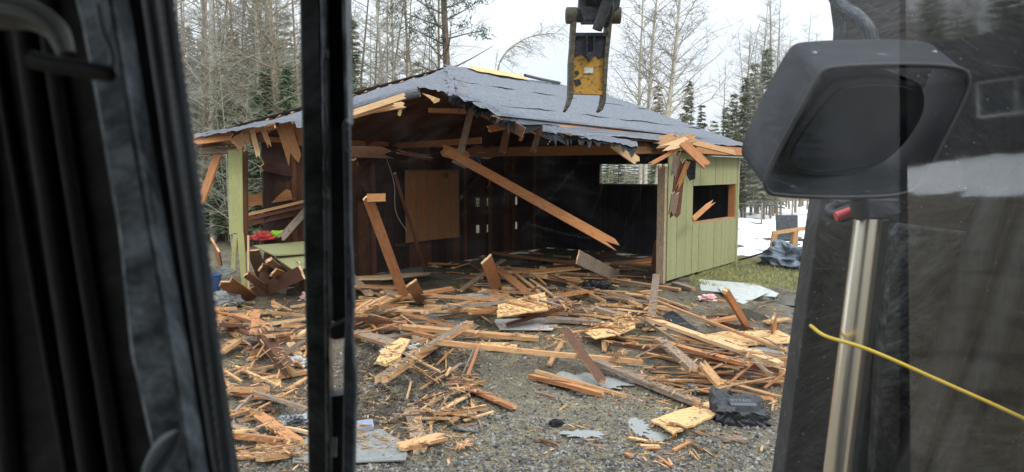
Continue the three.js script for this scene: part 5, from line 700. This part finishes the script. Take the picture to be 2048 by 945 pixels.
{ // tarp heap
  const c = G(1572, 535), g = new THREE.IcosahedronGeometry(1, 28), p = g.attributes.position, v = V(0, 0, 0);
  for (let i = 0; i < p.count; i++) { v.fromBufferAttribute(p, i); const n = 1 + 0.35 * N3(v.x * 1.1, v.y * 1.1, v.z * 1.1 + 6) + 0.3 * (0.5 - Math.abs(N3(v.x * 1.3 + v.y, v.y * 2.2 + 8, v.z * 1.3))); v.multiplyScalar(n); p.setXYZ(i, v.x * 0.52, Math.max(-0.02, v.y * 0.36 + 0.12), v.z * 0.45); } g.computeVertexNormals();
  solo('tarpaulin', g, mat({ map: grime, color: lin(0.26, 0.33, 0.44), roughness: 0.4 }), 'crumpled blue-grey tarpaulin heaped on the grass beside the trestle', 'tarpaulin').position.set(c.x + 0.1, groundHeight(c.x, c.z), c.z);
  const w = G(1542, 532), ty = thing('wheel', 'small black wheel with a pale hub lying against the tarpaulin', 'wheel'); part('tyre', new THREE.TorusGeometry(0.15, 0.075, 12, 28), M.blackPlastic, ty); part('rim', new THREE.CylinderGeometry(0.1, 0.1, 0.08, 20).rotateX(Math.PI / 2), M.steel, ty); ty.position.set(w.x, groundHeight(w.x, w.z) + 0.215, w.z + 0.25); ty.rotation.set(-0.15, 0.3, 0);
  const a = G(1478, 526), b = P(1540, 503, 16.4); a.y = groundHeight(a.x, a.z) + 0.06; solo('metal_pole', rod(a, b, 0.022, 0.022, 8), M.darkSteel, 'thin dark pole running from the green wall to the tarpaulin', 'pole');
}
{ // wire fence past the snow
  const f = thing('wire_fence', 'thin wire fence crossing in front of the pale trunks', 'fence'), a = P(1380, 404, 29), b = P(1680, 412, 27);
  for (let k = 0; k < 5; k++) { const p = a.clone().lerp(b, (k + 0.5) / 5); part('fence_post', rod(V(p.x, groundHeight(p.x, p.z), p.z), V(p.x, p.y + 0.05, p.z), 0.03, 0.03, 6), M.grey[0], f); }
  for (const dy of [0, -0.35]) part('wire', tubeGeo([a, a.clone().lerp(b, 0.5).add(V(0, -0.02, 0)), b].map((p) => p.clone().add(V(0, dy, 0))), 0.012, 20, 5), M.steel, f);
}
{ // the neighbouring house, mirrored in the side window of the cab
  const h = thing('house', 'dark brown wooden house mirrored in the side glass of the cab', 'house'); h.position.set(-27, 0, -27); h.rotation.y = 0.78;
  const w = [], r = rng(8); for (let k = 0; k < 30; k++) { const m = part('wall_board', new THREE.BoxGeometry(0.41, 3.4, 0.06), M.navy[k % 2], h); m.position.set(-6.2 + k * 0.42, 1.7, 3.03); }
  part('wall', new THREE.BoxGeometry(12.6, 3.4, 6), M.navy[0], h).position.set(0, 1.7, 0);
  const s = new THREE.Shape([new THREE.Vector2(-3.8, 0), new THREE.Vector2(3.8, 0), new THREE.Vector2(0, 1.9)]); part('roof', new THREE.ExtrudeGeometry(s, { depth: 13.6, bevelEnabled: false }).rotateY(Math.PI / 2).translate(-6.8, 3.4, 0), M.feltDark, h);
  const win = sub('window', h); win.position.set(0.4, 2.45, 3.1); for (const [x, y, a, b] of [[0, 0.7, 2.7, 0.12], [0, -0.7, 2.7, 0.12], [-1.3, 0, 0.12, 1.3], [1.3, 0, 0.12, 1.3], [0, 0, 0.1, 1.3]]) part('frame', new THREE.BoxGeometry(a, b, 0.08), M.white, win).position.set(x, y, 0.02); for (const x of [-0.65, 0.65]) part('pane', new THREE.BoxGeometry(1.18, 1.26, 0.02), mat({ color: lin(0.03, 0.04, 0.05), roughness: 0.08 }), win).position.set(x, 0, 0);
}

// ---------------------------------------------------------------- the excavator: cab around the viewer, boom and bucket outside
const ex = thing('excavator', 'dark excavator cab with boom, hooded work lamp and small yellow bucket', 'excavator');
const glass = (map, ior = 1.5) => new THREE.MeshPhysicalMaterial({ color: lin(0.97, 0.99, 0.985), transmission: 1, thickness: 0, roughness: map ? 1 : 0.02, roughnessMap: map ?? null, ior, metalness: 0 });
const smear = (seed, amount) => dataTex(1024, 512, (() => { // wiped dust, scratches and specks on the pane
  const r = rng(seed), W = 1024, H = 512, d = new Float32Array(W * H); for (let i = 0; i < 150; i++) { let x = r() * W, y = r() * H, a = (r() - 0.5) * 1.4 + 0.4, l = 20 + r() * 110; const s = 0.12 + 0.3 * r(); for (let k = 0; k < l; k++) { x += Math.cos(a); y += Math.sin(a); a += (r() - 0.5) * 0.02; const o = (((y | 0) + H) % H) * W + (((x | 0) + W) % W); d[o] += s * (r() < 0.8); } } for (let i = 0; i < 500; i++) d[(r() * W * H) | 0] += 0.5;
  return (x, y) => { const v = 8 + amount * (12 * Math.max(0, tile(x, y, W, H, 2, 1.2, 3) + 0.3) + 10 * Math.max(0, tile(x, y, W, H, 3, 7, 5)) + 90 * Math.min(0.6, d[y * W + x])); return [v, v, v]; };
})(), false);
function pane(name, a, b, c, d, m) { // four corners
  const g = new THREE.BufferGeometry(); g.setAttribute('position', new THREE.Float32BufferAttribute([a, b, c, d].flatMap((p) => [p.x, p.y, p.z]), 3)); g.setAttribute('uv', new THREE.Float32BufferAttribute([0, 0, 1, 0, 1, 1, 0, 1], 2)); g.setIndex([0, 1, 2, 0, 2, 3]); g.computeVertexNormals(); return part(name, g, m, ex);
}
const cab = sub('cab_shell', ex);
part('cab_roof', boxGeo(1.5, 0.06, 1.9).translate(-0.12, 2.78, -0.2), M.cabBlack, cab);
part('cab_floor', boxGeo(1.5, 0.08, 1.9).translate(-0.12, 0.95, -0.2), M.cabBlack, cab);
part('rear_panel', boxGeo(1.5, 1.75, 0.05).translate(-0.12, 1.86, 0.74), M.cabBlack, cab);
part('side_panel', boxGeo(0.05, 1.75, 0.3).translate(-0.86, 1.86, 0.58), M.cabBlack, cab);
part('side_panel', boxGeo(0.05, 1.75, 0.75).translate(0.66, 1.86, 0.36), M.cabBlack, cab);
part('front_sill', boxGeo(1.5, 0.5, 0.05).translate(-0.12, 1.22, -1.12), M.cabBlack, cab);
{ // door side, close to the viewer
  const lining = sub('door_lining', ex); tag(lining, 'dark ridged lining of the open door edge');
  part('lining_panel', slab([[-120, -60], [150, -60], [190, 200], [240, 500], [330, 1000], [-120, 1000]], 0.62, 0.04), M.cabBrown, lining);
  for (const [x0, x1, w] of [[-40, 10, 20], [-10, 130, 9], [60, 175, 22], [105, 230, 16]]) part('ridge', tubeGeo([P(x0 - 30, -60, 0.615), P((x0 + x1) / 2 - 10, 470, 0.615), P(x1 + 12, 1000, 0.615)], w * 0.6 / F, 20, 8), M.cabBrown, lining);
  const pil = sub('door_pillar', ex); tag(pil, 'worn blue-grey metal pillar edge');
  part('pillar_strip', slab([[132, -60], [216, -60], [228, 15], [265, 240], [303, 460], [349, 716], [388, 960], [400, 1000], [316, 1000], [300, 905], [256, 706], [231, 460], [190, 220], [160, 60]], 0.56, 0.03, 0.004), M.cabGrey, pil);
  part('pillar_channel', slab([[210, -60], [300, -60], [372, 460], [455, 1000], [395, 1000], [300, 460]], 0.585, 0.03), M.cabBlack, pil);
  const seals = sub('door_seal', ex); part('smooth_seal', tubeGeo([P(290, -60, 0.55), P(366, 460, 0.55), P(452, 1010, 0.55)], 15 * 0.55 / F, 40, 14), M.rubber, seals);
  { const cv = new THREE.CatmullRomCurve3([P(324, -60, 0.54), P(396, 460, 0.54), P(464, 1010, 0.54)]), n = 640, pts = cv.getPoints(n), w = new Wood(); w.limb(pts, pts.map((_, k) => (15 + 1.3 * Math.sin(k * 0.5)) * 0.54 / F), 14); part('ribbed_hose', w.geo(), M.rubber, seals); }
  const hd = sub('door_handle', ex); tag(hd, 'pale grip and dark latch at the top of the door pillar');
  { const w = new Wood(), c = new THREE.CatmullRomCurve3([[-60, 14], [20, 24], [70, 34], [112, 62], [132, 108]].map(([a, b]) => P(a, b, 0.45))).getPoints(24); w.limb(c, c.map((_, k) => (40 - k * 1.0) * 0.45 / F), 12); part('grip', w.geo(), mat({ map: grime, color: lin(0.5, 0.5, 0.46), roughness: 0.5 }), hd); }
  { const w = new Wood(), c = new THREE.CatmullRomCurve3([[60, 118], [110, 130], [160, 138], [205, 146], [232, 152]].map(([a, b]) => P(a, b, 0.47))).getPoints(20); w.limb(c, c.map((_, k) => (k > 17 ? [16, 12, 3][k - 18] : 17) * 0.47 / F), 12); part('latch', w.geo(), M.cabBlack, hd); }
  { const w = new Wood(), c = new THREE.CatmullRomCurve3([[196, 10], [206, 60], [226, 110], [222, 150]].map(([a, b]) => P(a, b, 0.5))).getPoints(16); w.limb(c, c.map(() => 8 * 0.5 / F), 8); part('striker', w.geo(), M.cabGrey, hd); }
  const lk = sub('door_catch', ex); { const w = new Wood(), c = new THREE.CatmullRomCurve3([[285, 985], [310, 930], [335, 890], [356, 862]].map(([a, b]) => P(a, b, 0.5))).getPoints(16); w.limb(c, c.map((_, k) => [13, 14, 16, 19, 21, 22, 23, 24, 25, 25, 24, 23, 21, 18, 14, 9, 2][k] * 0.5 / F), 12); part('catch_lever', w.geo(), M.cabGrey, lk); }
}
{ // upright bar of the sliding front window
  const b = sub('window_bar', ex), d = 0.85;
  part('bar_frame', slab([[596, -60], [640, -60], [650, 470], [656, 1000], [616, 1000], [606, 470]], d, 0.03, 0.003), mat({ map: grime, color: lin(0.12, 0.14, 0.135), roughness: 0.45 }), b);
  part('bar_rail', slab([[640, -60], [650, -60], [656, 470], [661, 1000], [652, 1000], [647, 470]], d - 0.012, 0.02, 0.001), M.steel, b);
  part('bar_seal', slab([[648, -60], [684, -60], [690, 240], [692, 640], [658, 645], [656, 470]], d + 0.01, 0.025), M.cabBlack, b);
  part('bar_edge', slab([[681, -60], [689, -60], [696, 245], [690, 250]], d - 0.005, 0.03, 0.001), M.cabGrey, b);
  part('bar_latch_plate', slab([[684, 246], [690, 238], [697, 246], [700, 470], [707, 610], [703, 660], [711, 760], [706, 1000], [684, 1000], [686, 700], [690, 640], [688, 470]], d - 0.03, 0.014, 0.002), M.rubber, b);
  for (const y of [258, 300, 560]) part('screw', new THREE.CylinderGeometry(0.002, 0.002, 0.003, 12).rotateX(Math.PI / 2), M.steel, b).position.copy(P(692, y, d - 0.031));
  for (const y of [106, 388]) part('rail_clip', slab([[645, y - 10], [655, y - 8], [655, y + 10], [646, y + 10]], d - 0.02, 0.01, 0.001), M.steel, b);
  part('bar_catch', slab([[656, 655], [668, 648], [690, 640], [692, 676], [670, 682], [658, 678]], d - 0.02, 0.03, 0.003), M.cabBlack, b);
  part('bar_foot', slab([[656, 795], [690, 790], [692, 1000], [658, 1000]], d, 0.03), M.cabBlack, b);
  part('foot_glint', slab([[660, 878], [672, 876], [673, 915], [661, 916]], d - 0.003, 0.002), M.sheet, b);  // pale sliver drawn for a small light reflection on the bar foot
}
pane('side_pane', P(440, 1000, 0.9), P(610, 1000, 0.9), P(600, -60, 0.9), P(300, -60, 0.9), glass(smear(15, 0.9)));
pane('front_pane', P(688, 1000, 1.08), P(1800, 1000, 1.08), P(1800, -60, 1.08), P(688, -60, 1.08), glass(smear(16, 1)));
{ // side glass, its top leaning inwards
  const k = Math.tan(0.06), x = (y, z) => 0.62 - (y - EYE) * k + (z + 1.14) * Math.tan(0.1), c = (y, z) => V(x(y, z), y, z); pane('corner_pane', c(1.35, -0.02), c(1.35, -1.14), c(2.75, -1.14), c(2.75, -0.02), glass(smear(17, 0.25), 2.0));
}
// boom beside the cab
const boom = sub('boom', ex), bd = 2.3;
part('boom_plate', slab([[1668, -220], [1684, -30], [1694, 45], [1692, 95], [1668, 250], [1644, 395], [1607, 660], [1570, 930], [1552, 1060], [2500, 1060], [2500, -220]], bd, 0.1, 0.006), M.boom, boom);
part('boom_panel', slab([[1792, 452], [1800, 446], [1965, 468], [1975, 480], [1890, 1060], [1740, 1060], [1762, 700], [1784, 470]], bd - 0.06, 0.05, 0.01), mat({ map: grime, color: lin(0.15, 0.155, 0.155), roughness: 0.6, bumpMap: wrinkle, bumpScale: 0.003 }), boom);
part('boom_hose_or_reflection', tubeGeo([P(1745, 90, 2.2), P(1738, 60, 2.2), P(1712, 30, 2.22), P(1680, 8, 2.26), P(1650, -60, 2.28)], 14 * 2.2 / F, 30, 10), M.rubber, boom);
part('boom_hose_or_reflection', tubeGeo([P(2000, 380, 2.08), P(1968, 470, 2.08), P(1905, 680, 2.08), P(1830, 900, 2.08), P(1775, 1060, 2.08)], 30 * 2.08 / F, 40, 14), M.cabBlack, boom);  // dark tube standing in for a pillar reflection in the side glass
part('boom_hose_or_reflection', tubeGeo([P(2090, 380, 2.06), P(2050, 480, 2.06), P(1970, 730, 2.06), P(1890, 920, 2.06), P(1840, 1060, 2.06)], 32 * 2.06 / F, 40, 14), M.cabBlack, boom);  // second tube drawn for a reflected pillar band, no hose of the boom
part('yellow_line', tubeGeo([P(1622, 652, 2.2), P(1650, 672, 2.1), P(1735, 699, 1.95), P(1880, 762, 1.93), P(2010, 820, 1.92), P(2120, 872, 1.92)], 4.2 * 1.95 / F, 60, 8), M.yellowHose, boom);
const cyl = sub('boom_cylinder', ex); tag(cyl, 'bright chrome hydraulic rod beside the cab');
part('chrome_rod', rod(P(1738, 428, 2.1), P(1663, 1040, 2.1), 27 * 2.1 / F, 27 * 2.1 / F, 40), M.chrome, cyl);
part('rod_eye', rod(P(1742, 436, 2.1), P(1748, 388, 2.1), 34 * 2.1 / F, 30 * 2.1 / F, 28), M.darkSteel, cyl);
part('guide_rail', slab([[1766, 440], [1780, 440], [1735, 800], [1700, 1060], [1688, 1060], [1722, 790]], 2.12, 0.04, 0.003), M.cabBlack, cyl);
part('rod_bracket', slab([[1676, 402], [1720, 396], [1800, 398], [1808, 430], [1770, 440], [1712, 438], [1690, 446], [1676, 436]], 2.02, 0.06, 0.006), M.darkSteel, cyl);
// work lamp in its deep square hood
const lamp = sub('work_lamp', ex); tag(lamp, 'black hooded work lamp with a broad rectangular shroud');
{
  const front = [[1664, 136], [1905, 134], [1935, 146], [1938, 172], [1884, 290], [1836, 372], [1806, 388], [1560, 390], [1538, 384], [1532, 364], [1632, 164], [1644, 144]], back = [[1612, 84], [1838, 82], [1868, 92], [1876, 118], [1830, 226], [1780, 306], [1752, 322], [1510, 322], [1488, 316], [1484, 296], [1572, 108], [1588, 90]];
  const dF = 1.42, dB = 1.66, round = (L) => new THREE.CatmullRomCurve3(L, true, 'centripetal').getPoints(120), fo = round(front.map(([x, y]) => P(x, y, dF))), bo = round(back.map(([x, y]) => P(x, y, dB))), cf = fo.reduce((s, p) => s.add(p), V(0, 0, 0)).divideScalar(fo.length), cb = bo.reduce((s, p) => s.add(p), V(0, 0, 0)).divideScalar(bo.length), inn = (p, c) => p.clone().addScaledVector(c.clone().sub(p).normalize(), 0.008), fi = fo.map((p) => inn(p, cf)), bi = bo.map((p) => inn(p, cb));
  const rings = [fo, bo, bi, fi, fo]; const g = sheetGrid(120, 4, (a, b) => { const k = Math.round(a * 120), q = rings[Math.round(b * 4)][k]; return [q, [a * 1.5, b * 0.5]]; }); part('hood', g.toNonIndexed(), M.hood, lamp); lamp.children[0].geometry.computeVertexNormals();
  part('hood_rim', tubeGeo(front.map(([x, y]) => P(x, y, dF - 0.002)), 0.0045, 160, 8, true), M.cabBlack, lamp);
  const softened = (L) => { const c = new THREE.CatmullRomCurve3(L.map(([x, y]) => V(x, y, 0)), true, 'centripetal').getPoints(60); c.pop(); return c.map((q) => [q.x, q.y]); }, body = slab(softened([[1634, 190], [1664, 160], [1800, 156], [1840, 176], [1850, 226], [1812, 306], [1756, 348], [1640, 366], [1576, 344], [1574, 304]]), 1.5, 0.14, 0.018); const tiltAt = P(1715, 250, 1.5), tilt = (g) => g.translate(-tiltAt.x, -tiltAt.y, -tiltAt.z).rotateX(0.3).translate(tiltAt.x, tiltAt.y, tiltAt.z); part('lamp_body', tilt(body), M.cabBlack, lamp);
  part('lens', tilt(slab(softened([[1652, 196], [1676, 174], [1794, 168], [1826, 184], [1834, 224], [1800, 296], [1750, 332], [1644, 350], [1594, 332], [1592, 304]]), 1.492, 0.01, 0.003)), new THREE.MeshPhysicalMaterial({ color: lin(0.008, 0.01, 0.013), roughness: 0.1, specularIntensity: 0.45 }), lamp);
  for (const [x, y, d] of [[1630, 108, 1.55], [1870, 106, 1.55], [1530, 330, 1.55], [1570, 210, 1.53]]) { const b = P(x, y, d); part('bolt', new THREE.SphereGeometry(0.006, 12, 8), M.steel, lamp).position.copy(b); }
  part('lamp_stem', rod(P(1715, 385, 1.56), P(1722, 425, 2.0), 0.02, 0.024), M.darkSteel, lamp);
  part('lamp_yoke', slab([[1600, 370], [1720, 376], [1760, 360], [1770, 392], [1690, 396], [1612, 392]], 1.56, 0.02, 0.003), M.darkSteel, lamp);
  part('lamp_plug', tubeGeo([P(1712, 416, 1.98), P(1690, 422, 1.96), P(1668, 430, 1.97), P(1660, 420, 2.0), P(1678, 408, 2.05)], 0.014, 24, 8), M.darkSteel, lamp); part('red_connector', rod(P(1672, 434, 1.94), P(1702, 424, 1.94), 0.013, 0.013, 12), M.red, lamp);
}
// arm above the frame, and the bucket hanging from it
const arm = sub('dipper_arm', ex), BD = 9;
{
  const a = P(1195, 22, BD + 0.1), b = V(1.35, 7.4, -6.6), c = V(1.5, 4.4, -2.6); along(part('arm_beam', boxGeo(a.distanceTo(b), 0.34, 0.3), M.darkSteel, arm), a.clone().add(V(0, 0.22, 0.1)), b, V(0, 0, 1)); along(part('boom_beam', boxGeo(b.distanceTo(c) + 0.4, 0.5, 0.34), M.boom, arm), b, c, V(0, 1, 0.5));
  part('link_block', slab([[1163, -60], [1250, -60], [1240, 12], [1214, 42], [1166, 42], [1158, 20]], BD - 0.05, 0.25, 0.02), M.darkSteel, arm);
  part('tilt_cylinder', rod(P(1230, -40, BD - 0.22), P(1194, 60, BD - 0.18), 0.075, 0.06, 18), M.darkSteel, arm);
  part('hose', tubeGeo([P(1214, -40, BD - 0.1), P(1225, 20, BD - 0.15), P(1214, 52, BD - 0.1), P(1205, 46, BD)], 0.022, 20, 8), M.cabBlack, arm);
}
const bucket = sub('bucket', ex); tag(bucket, 'narrow worn yellow bucket with two curved tines');
{
  part('pin', rod(P(1150, 30, BD + 0.06), P(1224, 30, BD + 0.06), 0.09, 0.09, 20), M.darkSteel, bucket);
  for (const [x0, x1] of [[1133, 1152], [1222, 1241]]) { part('boss', rod(P(x0, 31, BD + 0.06), P(x1, 31, BD + 0.06), 0.1, 0.1, 20), M.olive, bucket); part('boss_cap', rod(P(x0 - 2, 31, BD + 0.06), P(x0, 31, BD + 0.06), 0.07, 0.1, 20), M.olive, bucket); }
  part('side_plate', slab([[1144, 40], [1154, 40], [1152, 66], [1148, 120], [1147, 188], [1146, 196], [1140, 212], [1134, 221], [1129, 220], [1134, 206], [1138, 190], [1139, 120], [1142, 84]], BD, 0.34, 0.006), M.olive, bucket);
  part('side_plate', slab([[1214, 42], [1225, 42], [1221, 84], [1217, 120], [1213, 190], [1212, 204], [1206, 220], [1201, 222], [1198, 220], [1204, 204], [1206, 190], [1208, 120], [1213, 66]], BD, 0.34, 0.006), M.olive, bucket);
  part('back_plate', slab([[1150, 66], [1216, 66], [1208, 190], [1144, 187]], BD + 0.06, 0.03), M.yellow, bucket);
  part('dark_upper_patch', slab([[1151, 74], [1214, 74], [1211, 112], [1198, 118], [1192, 110], [1178, 120], [1162, 108], [1150, 114]], BD + 0.045, 0.012), mat({ map: grime, color: lin(0.06, 0.06, 0.09), roughness: 0.7 }), bucket);  // dark ragged-edged area over the upper part of the back plate
  part('cross_bar', slab([[1150, 65], [1217, 65], [1216, 73], [1150, 73]], BD, 0.08, 0.006), M.darkSteel, bucket); part('lower_bar', slab([[1143, 180], [1208, 182], [1207, 190], [1142, 188]], BD + 0.02, 0.08, 0.004), M.yellow, bucket);
  part('center_lug', slab([[1172, 70], [1176, 70], [1176, 104], [1186, 104], [1187, 70], [1191, 70], [1188, 112], [1180, 122], [1172, 112]], BD - 0.04, 0.08, 0.004), M.darkSteel, bucket);
  part('label_frame', slab([[1166, 132], [1190, 133], [1189, 149], [1166, 148]], BD + 0.05, 0.01), M.yellow, bucket); part('label_plate', slab([[1169, 135], [1187, 136], [1186, 146], [1169, 146]], BD + 0.044, 0.008), M.sheet, bucket);
  part('bare_patch', slab([[1148, 160], [1160, 158], [1163, 168], [1152, 173]], BD + 0.052, 0.01), M.darkSteel, bucket); part('bare_patch', slab([[1149, 143], [1157, 141], [1158, 148], [1151, 149]], BD + 0.052, 0.01), M.darkSteel, bucket);
}
// undercarriage, below and behind the view
const under = sub('undercarriage', ex); part('deck', boxGeo(2.4, 0.3, 3.0).translate(0.5, 0.78, 1.2), M.boom, under);
for (const x of [-0.55, 1.55]) { const s = new THREE.Shape(); s.absarc(-1.3, 0.32, 0.32, Math.PI / 2, Math.PI * 1.5); s.absarc(1.3, 0.32, 0.32, -Math.PI / 2, Math.PI / 2); part('track', new THREE.ExtrudeGeometry(s, { depth: 0.45, bevelEnabled: true, bevelSize: 0.02, bevelThickness: 0.02 }).rotateY(Math.PI / 2).translate(x - 0.22, 0.0, 1.2), M.cabBlack, under); }
part('boom_foot', boxGeo(0.4, 2.2, 0.5).translate(1.75, 1.9, -1.9), M.boom, under);

shade(scene);
renderer.render(scene, camera);
